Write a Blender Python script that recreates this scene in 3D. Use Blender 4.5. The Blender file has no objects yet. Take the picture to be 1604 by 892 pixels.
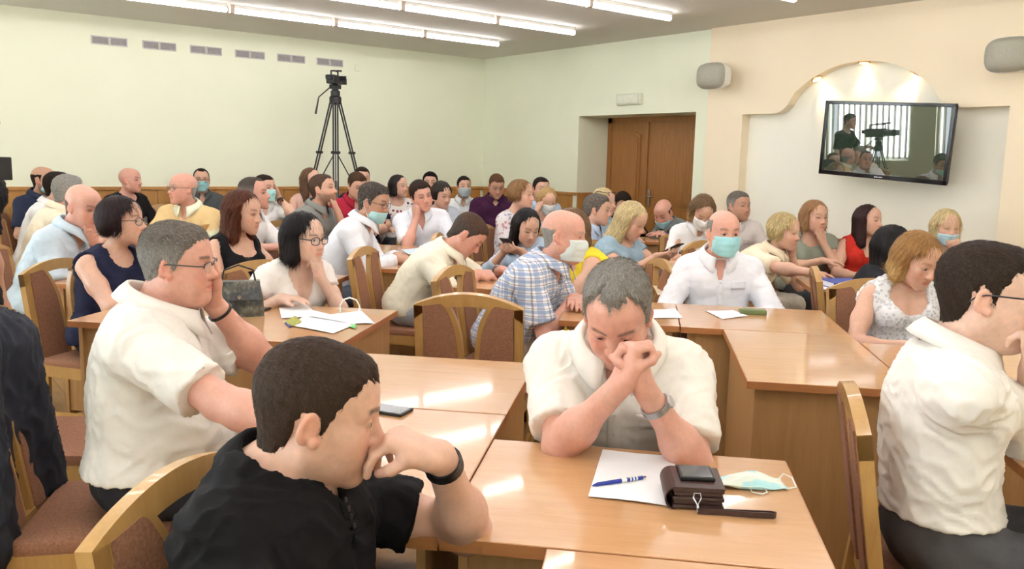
import bpy, bmesh, math, random
import numpy as np
from mathutils import Vector, Matrix

# ---------------------------------------------------------------- camera, world, light, exposure
scene = bpy.context.scene
COL = scene.collection
F_PX, YAW, PITCH, ROLL, CAM_H = 1330.0, math.radians(38.2), math.radians(8.35), math.radians(-1.35), 1.45

def cam_axes():
    cy, sy = math.cos(YAW), math.sin(YAW)
    f = np.array([sy*math.cos(PITCH), cy*math.cos(PITCH), -math.sin(PITCH)])
    r = np.array([cy, -sy, 0.0])
    d = np.cross(f, r)
    c, s = math.cos(ROLL), math.sin(ROLL)
    return c*r+s*d, -s*r+c*d, f
CR, CD, CF = cam_axes()
cam_data = bpy.data.cameras.new('camera')
cam_data.sensor_width = 36.0
cam_data.lens = F_PX*36.0/1604.0
cam = bpy.data.objects.new('camera', cam_data)
COL.objects.link(cam)
cam.matrix_world = Matrix(((CR[0], -CD[0], -CF[0], 0.0), (CR[1], -CD[1], -CF[1], 0.0), (CR[2], -CD[2], -CF[2], CAM_H), (0, 0, 0, 1)))
cam_data.clip_start = 0.05
scene.camera = cam

scene.view_settings.view_transform = 'Standard'
scene.view_settings.look = 'None'
scene.view_settings.gamma = 1.0
scene.view_settings.use_curve_mapping = False
scene.view_settings.exposure = 0.27

world = bpy.data.worlds.new('sky')
scene.world = world
world.use_nodes = True
bgn = world.node_tree.nodes['Background']
bgn.inputs[0].default_value = (0.80, 0.90, 1.0, 1)
bgn.inputs[1].default_value = 2.2
TUBE_STRENGTH = 16.0
WINDOW_WATTS = 95.0

RX, RXP, BY, LX, FY, CZ = 6.85, 6.80, 9.40, -1.60, -2.6, 2.77      # right wall, its thicker part, back wall, left wall, wall behind the camera, ceiling

def ray(px, py):
    return ((px-802)/F_PX)*CR + ((py-446)/F_PX)*CD + CF
def at_depth(px, py, t):
    return np.array([0, 0, CAM_H]) + ray(px, py)*t
def at_z(px, py, z):
    d = ray(px, py)
    return np.array([0, 0, CAM_H]) + d*((z-CAM_H)/d[2])
A47 = math.radians(47)
E1 = np.array([math.cos(A47), -math.sin(A47), 0.0])     # along the rows of tables
E2 = np.array([math.sin(A47), math.cos(A47), 0.0])      # across the rows, away from the camera
def UV(u, v, z=0.0):
    return E1*u + E2*v + np.array([0, 0, z])
ROT47 = -A47          # z rotation that takes local x to E1 and local y to E2

# ---------------------------------------------------------------- materials
def srgb(r, g, b):
    f = lambda c: (c/255/12.92) if c/255 <= 0.04045 else ((c/255+0.055)/1.055)**2.4
    return (f(r), f(g), f(b), 1.0)
class NT:
    def __init__(s, name):
        s.m = bpy.data.materials.new(name); s.m.use_nodes = True
        s.t = s.m.node_tree; s.n = s.t.nodes
        s.b = s.n['Principled BSDF']
    def node(s, typ, **kw):
        n = s.n.new(typ)
        for k, v in kw.items():
            if k in ('inputs',):
                for i, val in v.items(): n.inputs[i].default_value = val
            else: setattr(n, k, v)
        return n
    def link(s, a, b): s.t.links.new(a, b)
    def coords(s, kind='Object', scale=(1, 1, 1), rot=(0, 0, 0)):
        c = s.node('ShaderNodeTexCoord'); mp = s.node('ShaderNodeMapping')
        mp.inputs['Scale'].default_value = scale; mp.inputs['Rotation'].default_value = rot
        s.link(c.outputs[kind], mp.inputs[0]); return mp.outputs[0]
    def noise(s, vec, scale, detail=3, rough=0.5, dist=0.0):
        n = s.node('ShaderNodeTexNoise'); n.inputs['Scale'].default_value = scale
        n.inputs['Detail'].default_value = detail; n.inputs['Roughness'].default_value = rough
        n.inputs['Distortion'].default_value = dist
        if vec is not None: s.link(vec, n.inputs['Vector'])
        return n.outputs['Fac']
    def ramp(s, fac, stops):
        r = s.node('ShaderNodeValToRGB'); e = r.color_ramp.elements
        while len(e) < len(stops): e.new(0.5)
        for i, (p, c) in enumerate(stops): e[i].position = p; e[i].color = c
        s.link(fac, r.inputs[0]); return r.outputs[0]
    def mix(s, fac, a, b, mode='MIX'):
        m = s.node('ShaderNodeMix', data_type='RGBA', blend_type=mode)
        for sock, val in ((m.inputs[0], fac), (m.inputs[6], a), (m.inputs[7], b)):
            if isinstance(val, (tuple, float, int)): sock.default_value = val
            else: s.link(val, sock)
        return m.outputs[2]
    def bump(s, h, strength=0.2, dist=0.01):
        b = s.node('ShaderNodeBump'); b.inputs['Strength'].default_value = strength; b.inputs['Distance'].default_value = dist
        s.link(h, b.inputs['Height']); s.link(b.outputs[0], s.b.inputs['Normal'])
    def set(s, color=None, rough=None, metal=None, spec=None, **kw):
        if color is not None:
            if isinstance(color, tuple): s.b.inputs['Base Color'].default_value = color
            else: s.link(color, s.b.inputs['Base Color'])
        if rough is not None: s.b.inputs['Roughness'].default_value = rough
        if metal is not None: s.b.inputs['Metallic'].default_value = metal
        if spec is not None: s.b.inputs['Specular IOR Level'].default_value = spec
        for k, v in kw.items(): s.b.inputs[k].default_value = v
        return s.m
_MC = {}
def plain(name, c, rough=0.5, metal=0.0, spec=0.5, vary=0.06, scale=30, bump=0.0, bdist=0.003, **kw):
    if name in _MC: return _MC[name]
    t = NT(name); n = t.noise(t.coords(), scale, 3)
    d = tuple(max(0, x*(1-vary)) for x in c[:3])+(1,); l = tuple(min(1, x*(1+vary)) for x in c[:3])+(1,)
    m = t.set(t.ramp(n, [(0.3, d), (0.7, l)]), rough, metal, spec, **kw)
    if bump: t.bump(n, bump, bdist)
    _MC[name] = m; return m
def wood(name, c, dark, rough=0.35, scale=(1, 12, 12), coat=0.0, amt=1.0, freq=3.0):
    t = NT(name); v = t.coords('Object', scale)
    n = t.noise(v, freq, 5, 0.6, 0.4); n2 = t.noise(v, freq*7, 2, 0.5)
    col = t.ramp(n, [(0.25, dark), (0.75, c)])
    fine = t.ramp(n2, [(0.35, (0.86, 0.86, 0.86, 1)), (0.6, (1, 1, 1, 1))])
    col = t.mix(0.6*amt, col, fine, 'MULTIPLY')
    m = t.set(col, rough)
    if coat:
        t.b.inputs['Coat Weight'].default_value = coat; t.b.inputs['Coat Roughness'].default_value = 0.06
    _MC[name] = m; return m
def emit(name, c, strength):
    t = NT(name); m = t.set((0.8, 0.8, 0.8, 1), 0.5)
    t.b.inputs['Emission Color'].default_value = c; t.b.inputs['Emission Strength'].default_value = strength
    return m
M_WALL = plain('cream_paint', srgb(242, 245, 221), 0.85, vary=0.01, scale=3, bump=0.05)
M_WALLP = plain('peach_paint', srgb(249, 234, 206), 0.85, vary=0.01, scale=3, bump=0.05)
M_NICHE = plain('niche_paint', srgb(252, 250, 236), 0.85, vary=0.01, scale=3, bump=0.05)
M_CEIL = plain('ceiling_paint', srgb(222, 220, 210), 0.8, vary=0.01, scale=2)
M_TOP = wood('table_laminate', srgb(210, 162, 116), srgb(198, 149, 103), 0.22, (1.5, 14, 14), coat=0.55, amt=0.5)
M_EDGE = wood('table_edge_band', srgb(186, 124, 76), srgb(172, 112, 66), 0.35, (2, 20, 20), amt=0.5)
M_PANEL = wood('table_panel_laminate', srgb(190, 148, 98), srgb(174, 130, 82), 0.4, (10, 10, 0.9), amt=0.5)
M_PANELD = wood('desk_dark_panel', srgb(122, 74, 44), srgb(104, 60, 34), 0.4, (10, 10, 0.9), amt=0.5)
M_CHAIR = wood('chair_beech', srgb(196, 154, 94), srgb(178, 134, 74), 0.35, (8, 8, 1.2), coat=0.3, amt=0.6)
M_UPH = plain('brown_upholstery', srgb(150, 104, 78), 0.9, vary=0.22, scale=160, bump=0.3, bdist=0.002)
M_WAIN = wood('wainscot_wood', srgb(198, 146, 82), srgb(180, 126, 64), 0.4, (6, 6, 0.8), amt=0.7)
M_DOOR = wood('door_oak', srgb(176, 122, 64), srgb(154, 100, 48), 0.4, (14, 14, 1.0), coat=0.2)
M_FLOOR = wood('floor_laminate', srgb(176, 142, 96), srgb(156, 120, 76), 0.4, (2, 14, 14))
M_FLOORB = plain('floor_joint', srgb(120, 92, 60), 0.7)
M_BLACK = plain('black_plastic', srgb(26, 26, 28), 0.45)
M_DGREY = plain('dark_grey_metal', srgb(60, 60, 62), 0.4, metal=0.3)
M_METAL = plain('steel', srgb(190, 190, 195), 0.25, metal=1.0)
M_WHITE = plain('white_plastic', srgb(238, 238, 232), 0.45, vary=0.01)
M_PAPER = plain('white_paper', srgb(244, 244, 246), 0.7, vary=0.01)

# ---------------------------------------------------------------- mesh and object helpers
def tag(o, label=None, cat=None, group=None, kind=None):
    if label: o['label'] = label
    if cat: o['category'] = cat
    if group: o['group'] = group
    if kind: o['kind'] = kind
    return o
def empty(name, loc=(0, 0, 0), rz=0.0, **kw):
    o = bpy.data.objects.new(name, None); COL.objects.link(o)
    o.empty_display_size = 0.1
    o.location = tuple(loc); o.rotation_euler = (0, 0, rz)
    return tag(o, **kw)
def mesh_obj(name, verts, faces, mat, parent=None, smooth=False, loc=None, rz=None):
    me = bpy.data.meshes.new(name)
    me.from_pydata([tuple(map(float, v)) for v in verts], [], faces)
    if smooth: me.shade_smooth()
    return link_mesh(name, me, mat, parent, loc, rz)
def link_mesh(name, me, mat, parent=None, loc=None, rz=None):
    if mat is not None and not me.materials: me.materials.append(mat)
    o = bpy.data.objects.new(name, me); COL.objects.link(o)
    if parent is not None: o.parent = parent
    if loc is not None: o.location = tuple(loc)
    if rz is not None: o.rotation_euler = (0, 0, rz)
    return o
class MB:
    def __init__(s): s.v = []; s.f = []
    def add(s, v, f):
        k = len(s.v); s.v += [tuple(map(float, p)) for p in v]; s.f += [tuple(i+k for i in q) for q in f]; return s
    def box(s, x0, x1, y0, y1, z0, z1, M=None, bev=0.0):
        if bev > 0:
            bm = bmesh.new()
            bmesh.ops.create_cube(bm, size=1.0)
            for v in bm.verts:
                v.co = Vector(((x0+x1)/2+v.co.x*(x1-x0), (y0+y1)/2+v.co.y*(y1-y0), (z0+z1)/2+v.co.z*(z1-z0)))
            bmesh.ops.bevel(bm, geom=bm.edges[:], offset=bev, segments=2, affect='EDGES', profile=0.6)
            bm.verts.index_update()
            vs = [v.co.copy() for v in bm.verts]; fs = [tuple(v.index for v in f.verts) for f in bm.faces]; bm.free()
        else:
            vs = [Vector((x, y, z)) for x in (x0, x1) for y in (y0, y1) for z in (z0, z1)]
            fs = [(0, 1, 3, 2), (4, 6, 7, 5), (0, 4, 5, 1), (2, 3, 7, 6), (0, 2, 6, 4), (1, 5, 7, 3)]
        if M is not None: vs = [M @ v for v in vs]
        return s.add(vs, fs)
    def prism(s, poly, d0, d1, axis='z', M=None):
        # poly: CCW 2-D outline, extruded along axis from d0 to d1
        n = len(poly)
        mk = {'z': lambda a, b, d: (a, b, d), 'y': lambda a, b, d: (a, d, b), 'x': lambda a, b, d: (d, a, b)}[axis]
        vs = [Vector(mk(a, b, d0)) for a, b in poly]+[Vector(mk(a, b, d1)) for a, b in poly]
        if M is not None: vs = [M @ v for v in vs]
        fl = axis == 'y'
        fs = [tuple(range(n-1, -1, -1)), tuple(range(n, 2*n))]+[(i, (i+1) % n, n+(i+1) % n, n+i) for i in range(n)]
        if fl: fs = [tuple(reversed(f)) for f in fs]
        return s.add(vs, fs)
    def tube(s, pts, r, seg=8, closed=False, flat=1.0):
        pts = [Vector(p) for p in pts]; n = len(pts); rr = r if isinstance(r, (list, tuple)) else [r]*n
        up = None; rings = []
        for i, p in enumerate(pts):
            a = pts[i-1] if (i > 0 or closed) else p; b = pts[(i+1) % n] if (i < n-1 or closed) else p
            t = (b-a).normalized()
            if up is None:
                up = Vector((0, 0, 1)) if abs(t.z) < 0.9 else Vector((0, 1, 0))
            x = t.cross(up); x.normalize(); y = x.cross(t); y.normalize(); up = y
            rings.append([p+x*math.cos(k*2*math.pi/seg)*rr[i]+y*math.sin(k*2*math.pi/seg)*rr[i]*flat for k in range(seg)])
        vs = [v for q in rings for v in q]; fs = []
        for i in range(n if closed else n-1):
            j = (i+1) % n
            for k in range(seg):
                fs.append((i*seg+k, i*seg+(k+1) % seg, j*seg+(k+1) % seg, j*seg+k))
        if not closed:
            fs.append(tuple(range(seg-1, -1, -1))); fs.append(tuple((n-1)*seg+k for k in range(seg)))
        return s.add(vs, fs)
    def lathe(s, prof, seg=20, M=None):
        vs = []; fs = []; n = len(prof)
        for i in range(seg):
            a = 2*math.pi*i/seg
            for r, z in prof: vs.append(Vector((r*math.cos(a), r*math.sin(a), z)))
        for i in range(seg):
            j = (i+1) % seg
            for k in range(n-1): fs.append((i*n+k, j*n+k, j*n+k+1, i*n+k+1))
        fs.append(tuple(i*n for i in range(seg-1, -1, -1))); fs.append(tuple(i*n+n-1 for i in range(seg)))
        if M is not None: vs = [M @ v for v in vs]
        return s.add(vs, fs)
    def mesh(s, name, smooth=False):
        me = bpy.data.meshes.new(name); me.from_pydata(s.v, [], s.f); me.update()
        if smooth:
            me.shade_smooth()
            try: me.set_sharp_from_angle(angle=math.radians(40))
            except Exception: pass
        return me
    def build(s, name, mat, parent=None, smooth=False, loc=None, rz=None, **kw):
        return tag(link_mesh(name, s.mesh(name, smooth), mat, parent, loc, rz), **kw)
def copy_tree(o, parent=None):
    c = o.copy(); COL.objects.link(c)
    if parent is not None: c.parent = parent
    for ch in list(o.children): copy_tree(ch, c)
    return c
# ---------------------------------------------------------------- the room
ST = dict(kind='structure')
fl = MB().box(LX-0.2, RX+0.7, FY-0.2, BY+0.2, -0.12, -0.012).build('floor', M_FLOORB, **ST)
# planks where the floor shows between the chairs on the left; beyond them one sheet of the same laminate
PLX0, PLX1, PLY0, PLY1, PW, PL = 0.2, 2.4, 4.4, 9.4, 0.19, 1.2
pm = MB().box(0.001, PL-0.001, 0.0015, PW-0.0015, -0.012, 0.0, bev=0.0012).mesh('plank')
pm.materials.append(M_FLOOR)
k = 0
x = PLX0
while x < PLX1-0.01:
    y = PLY0 - (k % 3)*0.4
    while y < PLY1-0.05:
        o = link_mesh('plank', pm, None, fl, (x+PW, max(y, PLY0-1.2), 0), math.pi/2)
        y += PL
    x += PW; k += 1
sheet = MB()
y0p = PLY0-0.8
sheet.box(LX, PLX0, FY, BY, -0.012, 0.0).box(PLX0+12*PW, RX+0.6, FY, BY, -0.012, 0.0).box(PLX0, PLX0+12*PW, FY, y0p, -0.012, -0.0005)
sheet.build('laminate_sheet', M_FLOOR, fl, kind='stuff')
MB().box(LX-0.2, RX+0.7, FY-0.2, BY+0.2, CZ, CZ+0.15).build('ceiling', M_CEIL, **ST)
MB().box(LX-0.2, RX+0.7, BY, BY+0.2, 0, CZ).build('wall_back', M_WALL, **ST)
MB().box(LX-0.2, RX+0.7, FY-0.2, FY, 0, CZ).build('wall_front', M_WALL, **ST)
# right wall: plain part with the door recess, then the thicker peach part with the arched niche
D0, D1, DZ, DX = 5.76, 7.51, 1.975, 7.33
w = MB()
w.box(RX, RX+0.7, D1, BY, 0, CZ).box(RX, RX+0.7, 5.58, D0, 0, CZ).box(RX, RX+0.7, D0, D1, DZ, CZ).box(DX+0.06, RX+0.7, D0, D1, 0, DZ)
w.build('wall_right', M_WALL, **ST)
ny0, ny1, nz = 2.77, 5.15, 1.93
ac, ar0 = 3.98, 0.74
arch = []
top = [(ny1, nz), (4.80, nz)]
for i in range(1, 8):       # small ogee flare
    a = i/8
    top.append((4.80-0.16*a, nz+0.10*a*a))
R_ = 0.93
zc = 2.34-R_
for i in range(25):
    a = math.radians(42.0) - i*math.radians(84.0)/24
    top.append((ac+R_*math.sin(a), zc+R_*math.cos(a)))
top = [p for p in top if p[1] >= nz-1e-6]
for i in range(7, 0, -1):
    a = i/8
    top.append((2*ac-(4.80-0.16*a), nz+0.10*a*a))
top += [(2*ac-4.80, nz), (ny0, nz)]
wp = MB()
NX = RXP+0.11
wp.box(RXP, NX, FY, ny0, 0, CZ).box(RXP, NX, ny1, 5.58, 0, CZ)
top2 = sorted(set((round(a, 4), round(b, 4)) for a, b in top))
for (ya, za), (yb, zb) in zip(top2[:-1], top2[1:]):
    if yb-ya < 1e-4: continue
    wp.add([(RXP, ya, za), (RXP, yb, zb), (RXP, yb, CZ), (RXP, ya, CZ), (NX, ya, za), (NX, yb, zb), (NX, yb, CZ), (NX, ya, CZ)],
           [(0, 3, 2, 1), (4, 5, 6, 7), (0, 1, 5, 4), (3, 7, 6, 2)])
thick = wp.build('wall_right_peach', M_WALLP, **ST)
MB().box(NX, RX+0.7, FY, 5.58, 0, CZ).build('wall_right_niche', M_NICHE, **ST)
# left wall with the big windows (they light the room and show in the television)
wl = MB(); WINS = [(-1.9, -0.1), (0.6, 2.4), (3.1, 4.9), (5.4, 7.2), (7.65, 9.3)]; WZ0, WZ1 = 0.82, 2.35
prev = FY
for a, b in WINS:
    wl.box(LX-0.2, LX, prev, a, 0, CZ).box(LX-0.2, LX, a, b, 0, WZ0).box(LX-0.2, LX, a, b, WZ1, CZ); prev = b
wl.box(LX-0.2, LX, prev, BY, 0, CZ)
wl.build('wall_left', plain('sage_paint', srgb(205, 206, 180), 0.85, vary=0.01), **ST)
M_BLIND = plain('blind_fabric', srgb(226, 226, 214), 0.8, vary=0.02)
M_GLASS = NT('window_glass'); M_GLASS.set((1, 1, 1, 1), 0.0); M_GLASS.b.inputs['Transmission Weight'].default_value = 1.0; M_GLASS.b.inputs['IOR'].default_value = 1.0; M_GLASS = M_GLASS.m
slatm = MB().box(-0.005, 0.005, -0.04, 0.04, WZ0+0.03, WZ1-0.05).mesh('blind_slat'); slatm.materials.append(M_BLIND)
for i, (a, b) in enumerate(WINS):
    f = MB()
    f.box(LX-0.13, LX-0.07, a, b, WZ0, WZ0+0.06).box(LX-0.13, LX-0.07, a, b, WZ1-0.06, WZ1)
    for yy in (a, (a+b)/2-0.03, b-0.06): f.box(LX-0.13, LX-0.07, yy, yy+0.06, WZ0, WZ1)
    fr = f.build('window_%d' % (i+1), M_WHITE, **ST)
    MB().box(LX-0.105, LX-0.095, a+0.06, b-0.06, WZ0+0.06, WZ1-0.06).build('pane', M_GLASS, fr)
    n = int((b-a)/0.105)
    for j in range(n):
        o = link_mesh('blind_slat', slatm, None, fr, (LX+0.02, a+(j+0.5)*(b-a)/n, 0), math.radians(34))
    ld = bpy.data.lights.new('daylight', 'AREA'); ld.shape = 'RECTANGLE'; ld.size = b-a; ld.size_y = WZ1-WZ0
    ld.energy = WINDOW_WATTS; ld.color = (0.86, 0.94, 1.0)
    lo = bpy.data.objects.new('daylight', ld); COL.objects.link(lo)
    lo.location = (LX-0.35, (a+b)/2, (WZ0+WZ1)/2); lo.rotation_euler = (0, -math.pi/2, 0)
# wainscot boards and cap
wh = 1.085
tb = MB().box(LX, RX, BY-0.035, BY, wh-0.035, wh, bev=0.004).build('trim_1', M_WAIN, **ST)
bw = 0.2
bmh = MB().box(0.003, bw-0.003, -0.02, 0, 0.0, wh-0.035, bev=0.003).mesh('wainscot_board'); bmh.materials.append(M_WAIN)
xx = LX
while xx < RX-bw*0.5:
    link_mesh('wainscot_board', bmh, None, tb, (xx, BY, 0)); xx += bw
tr = MB().box(RX-0.035, RX, D1, BY-0.035, wh-0.035, wh, bev=0.004).box(RX, DX, D1-0.03, D1, wh-0.035, wh).build('trim_2', M_WAIN, **ST)
yy = BY-0.03-bw
while yy > D1-bw*0.3:
    link_mesh('wainscot_board', bmh, None, tr, (RX, max(yy, D1)+bw, 0), -math.pi/2); yy -= bw
MB().box(RX+0.01, DX, D1-0.02, D1, 0, wh-0.035).build('wainscot_board', M_WAIN, tr)
# double door in the recess
dr = MB().box(DX, DX+0.06, D1-0.07, D1, 0, DZ).box(DX, DX+0.06, D0, D0+0.07, 0, DZ).box(DX, DX+0.06, D0, D1, DZ-0.06, DZ).build('door_1', M_DOOR, **ST)
def door_leaf(y0, y1):
    lf = MB().box(DX+0.01, DX+0.05, y0, y1, 0, DZ-0.06, bev=0.003).build('door_leaf', M_DOOR, dr)
    for z0, z1, ar in ((0.15, 0.85, 0), (0.98, DZ-0.20, 1)):
        a, b = y0+0.10, y1-0.10
        for dd, out in ((0.016, 0.0), (0.026, 0.035)):
            poly = [(a+out, z0+out), (b-out, z0+out)]
            for i in range(13):
                q = i/12; yq = b-out-(b-a-2*out)*q
                poly.append((yq, z1-out+(0.045*math.sin(math.pi*q) if ar else 0)))
            m = MB().prism(poly, DX+0.01-dd, DX+0.012, axis='x')
            m.build('panel', M_DOOR, lf)
    return lf
lw = (D1-D0-0.14)
ym = D1-0.07-lw*0.36
l1 = door_leaf(ym+0.002, D1-0.07); l2 = door_leaf(D0+0.07, ym-0.002)
MB().box(DX-0.01, DX+0.012, ym-0.022, ym+0.02, 0, DZ-0.06, bev=0.003).build('astragal', M_DOOR, l2)
h = MB().box(DX-0.006, DX+0.01, ym-0.085, ym-0.05, 0.95, 1.15, bev=0.003).tube([(DX-0.005, ym-0.067, 1.07), (DX-0.05, ym-0.067, 1.07), (DX-0.05, ym-0.17, 1.07)], 0.009)
h.build('door_handle', M_METAL, l2)
# ---------------------------------------------------------------- ceiling tubes
M_TUBE = emit('tube_light', (1.0, 0.97, 0.99, 1), TUBE_STRENGTH)
rows = [7.8, 6.54, 5.28, 4.02, 2.76, 1.5, 0.24, -1.02]
tm = MB().tube([(0.0, 0, 0), (0.94, 0, 0)], 0.026, 10, flat=0.8).mesh('tube', True); tm.materials.append(M_TUBE)
bm_ = MB().box(0.0, 0.94, -0.03, 0.03, 0.02, 0.05).mesh('tray'); bm_.materials.append(M_WHITE)
cm = MB().box(-0.045, -0.005, -0.028, 0.028, -0.026, 0.05, bev=0.006).mesh('end_clip'); cm.materials.append(plain('clip_plastic', srgb(196, 180, 165), 0.5))
ORD = ['first', 'second', 'third', 'fourth', 'fifth', 'sixth', 'seventh', 'eighth']
for ri, ry in enumerate(rows):
    for ci in range(7):
        xx = -0.16+ci*1.015
        if ci > 5: continue
        e = empty('tube_lamp', (xx, ry, CZ-0.05), label='%s tube lamp from the door-wall end in the %s ceiling row from the vent wall' % (ORD[5-ci], ORD[ri]), cat='ceiling lamp', group='tube lamps in rows on the ceiling')
        link_mesh('tube', tm, None, e); link_mesh('tray', bm_, None, e); link_mesh('end_clip', cm, None, e)
# ---------------------------------------------------------------- wall fittings
M_VENT = plain('vent_grey', srgb(176, 172, 172), 0.6); M_VENTF = plain('vent_frame', srgb(205, 202, 200), 0.6)
for i in range(6):
    x0 = 2.03+i*(4.43-2.03)/5
    e = empty('air_vent', (x0, BY, 2.49), label=['grey pair of louvred wall vents, farthest from the corner', 'second double louvred vent along the row from the far end', 'third double louvred vent along the high wall row', 'fourth double louvred vent, two from the corner end', 'fifth double louvred vent, next to the last before the corner', 'last double louvred vent, closest to the room corner and above the tripod'][i], cat='vent', group='louvred vents high on the back wall')
    for j in range(2):
        a = j*0.172
        MB().box(a, a+0.164, -0.012, 0, 0, 0.01).box(a, a+0.164, -0.012, 0, 0.075, 0.085).box(a, a+0.01, -0.012, 0, 0.01, 0.075).box(a+0.154, a+0.164, -0.012, 0, 0.01, 0.075).build('frame', M_VENTF, e)
        MB().box(a+0.01, a+0.154, -0.004, 0, 0.01, 0.075).build('backing', M_VENT, e)
        for q in range(5):
            zq = 0.014+q*0.0125
            MB().add([(a+0.01, -0.011, zq), (a+0.154, -0.011, zq), (a+0.154, -0.003, zq+0.009), (a+0.01, -0.003, zq+0.009), (a+0.01, -0.0095, zq-0.001), (a+0.154, -0.0095, zq-0.001), (a+0.154, -0.0015, zq+0.008), (a+0.01, -0.0015, zq+0.008)],
                     [(0, 1, 2, 3), (4, 7, 6, 5), (0, 4, 5, 1), (3, 2, 6, 7), (0, 3, 7, 4), (1, 5, 6, 2)]).build('slat', M_VENT, e)
ws = MB().box(4.92, 5.0, BY-0.015, BY, 2.46, 2.54, bev=0.006).build('wall_socket', M_WALL, label='small square cover plate on the wall right of the vents', cat='cover plate')
e = empty('emergency_lamp', (RX, 6.685, 2.135), label='pale plastic emergency lamp box above the wooden double door', cat='lamp')
MB().box(-0.045, 0, -0.18, 0.18, -0.06, 0.06, bev=0.012).build('housing', plain('cream_plastic', srgb(226, 226, 206), 0.4), e, smooth=True)
MB().box(-0.055, -0.043, -0.16, 0.16, -0.045, 0.045, bev=0.008).build('diffuser', plain('milky_plastic', srgb(236, 238, 220), 0.3), e, smooth=True)
def speaker(y, z, lab):
    e = empty('wall_speaker', (RXP, y, z), label=lab, cat='speaker')
    prof = []
    # rounded cabinet: superellipse cross-section, front curved
    def sec(x, sy, sz):
        return [(x, sy*math.copysign(abs(math.cos(t))**0.6, math.cos(t)), sz*math.copysign(abs(math.sin(t))**0.6, math.sin(t))) for t in [2*math.pi*k/24 for k in range(24)]]
    def loft(xs):
        m = MB(); vs = []; fs = []
        for x, sy, sz in xs: vs += sec(x, sy, sz)
        n = len(xs)
        for i in range(n-1):
            for k in range(24): fs.append((i*24+k, i*24+(k+1) % 24, (i+1)*24+(k+1) % 24, (i+1)*24+k))
        fs.append(tuple(range(23, -1, -1))); fs.append(tuple((n-1)*24+k for k in range(24)))
        return m.add(vs, fs)
    R = Matrix.Rotation(math.radians(-20), 4, 'Z')
    cab = loft([(-0.10, 0.10, 0.07), (-0.11, 0.14, 0.10), (-0.17, 0.165, 0.125), (-0.235, 0.165, 0.125)]).build('cabinet', M_WHITE, e, smooth=True)
    gr = loft([(-0.235, 0.163, 0.123), (-0.27, 0.15, 0.112), (-0.295, 0.115, 0.085), (-0.305, 0.05, 0.035)]).build('grille', plain('speaker_mesh', srgb(168, 166, 150), 0.7, vary=0.25, scale=300), e, smooth=True)
    br = MB().box(-0.12, 0.0, -0.03, 0.03, -0.03, 0.03, bev=0.006).box(-0.02, 0.0, -0.05, 0.05, -0.07, 0.07, bev=0.005).build('bracket', M_WHITE, e)
    return e
speaker(5.36, 2.285, 'oval grey and white loudspeaker on the wall between door and arched niche')
speaker(2.72, 2.27, 'oval grey and white loudspeaker on the peach wall beyond the television')
# niche spotlights under the arch
for i, (sy, lab) in enumerate(((4.42, 'small recessed spotlight glowing in the arch slope on the door side'), (3.98, 'small recessed spotlight glowing at the crown of the arch'), (3.52, 'small recessed spotlight in the arch slope away from the door'))):
    sz = zc+math.sqrt(R_**2-(sy-ac)**2)
    ang = math.atan2(sy-ac, sz-zc)
    e = empty('niche_spotlight', (RXP+0.055, sy, sz), label=lab, cat='spotlight', group='spotlights under the niche arch')
    e.rotation_euler = (-ang, 0, 0)
    MB().lathe([(0.048, -0.012), (0.05, 0.0)], 16).build('bezel', plain('brass', srgb(224, 170, 100), 0.3, metal=0.7), e, smooth=True)
    MB().lathe([(0.036, -0.016), (0.036, -0.011)], 16).build('bulb', emit('halogen_glow', (1.0, 0.78, 0.45, 1), 9.0) if i == 0 else bpy.data.materials['halogen_glow'], e)
    ld = bpy.data.lights.new('spot_glow', 'SPOT'); ld.energy = 7.0; ld.color = (1.0, 0.74, 0.40); ld.spot_size = math.radians(75); ld.spot_blend = 0.8; ld.shadow_soft_size = 0.03
    lo = bpy.data.objects.new('spot_glow', ld); COL.objects.link(lo); lo.parent = e; lo.location = (0, 0, -0.03); lo.rotation_euler = (0, math.radians(-12), 0)
# television
TVn = np.array([-0.9989, 0.0, -0.0471]); TVr = np.array([0.003, -0.998, -0.059]); TVu = np.array([-0.047, -0.059, 0.997])
tv = bpy.data.objects.new('television', None); COL.objects.link(tv)
tag(tv, 'large black flat television, slightly crooked, hung in the arched niche', 'television')
xb = Vector(TVr).normalized(); zb = Vector(TVu); zb = (zb-xb*zb.dot(xb)).normalized(); yb = zb.cross(xb)      # local x right, z up, y into the wall
tv.matrix_world = Matrix(((xb.x, yb.x, zb.x, 6.64), (xb.y, yb.y, zb.y, 3.631), (xb.z, yb.z, zb.z, 1.672), (0, 0, 0, 1)))
tw, th = 1.09, 0.615
M_BEZ = plain('glossy_black_bezel', srgb(18, 16, 20), 0.12)
t_ = NT('screen_glass'); t_.set(srgb(58, 74, 62), 0.012, spec=1.0); t_.b.inputs['IOR'].default_value = 2.1; M_SCR = t_.m
bz = 0.028
m = MB().box(-tw/2, tw/2, -0.02, 0.012, th/2-bz, th/2, bev=0.004).box(-tw/2, tw/2, -0.02, 0.012, -th/2, -th/2+bz*1.3, bev=0.004).box(-tw/2, -tw/2+bz, -0.02, 0.012, -th/2, th/2, bev=0.004).box(tw/2-bz, tw/2, -0.02, 0.012, -th/2, th/2, bev=0.004)
m.build('bezel', M_BEZ, tv)
MB().box(-tw/2+0.02, tw/2-0.02, -0.012, 0.0, -th/2+0.02, th/2-0.02).build('screen', M_SCR, tv)
MB().box(-tw/2+0.01, tw/2-0.01, 0.0, 0.05, -th/2+0.01, th/2-0.01, bev=0.01).build('back_cover', M_BLACK, tv)
MB().box(-0.2, 0.2, 0.05, 0.20, -0.1, 0.1, bev=0.005).build('wall_mount', M_BLACK, tv)
MB().box(-0.035, 0.035, -0.022, -0.02, -th/2+0.012, -th/2+0.020).build('badge', M_METAL, tv)
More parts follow.
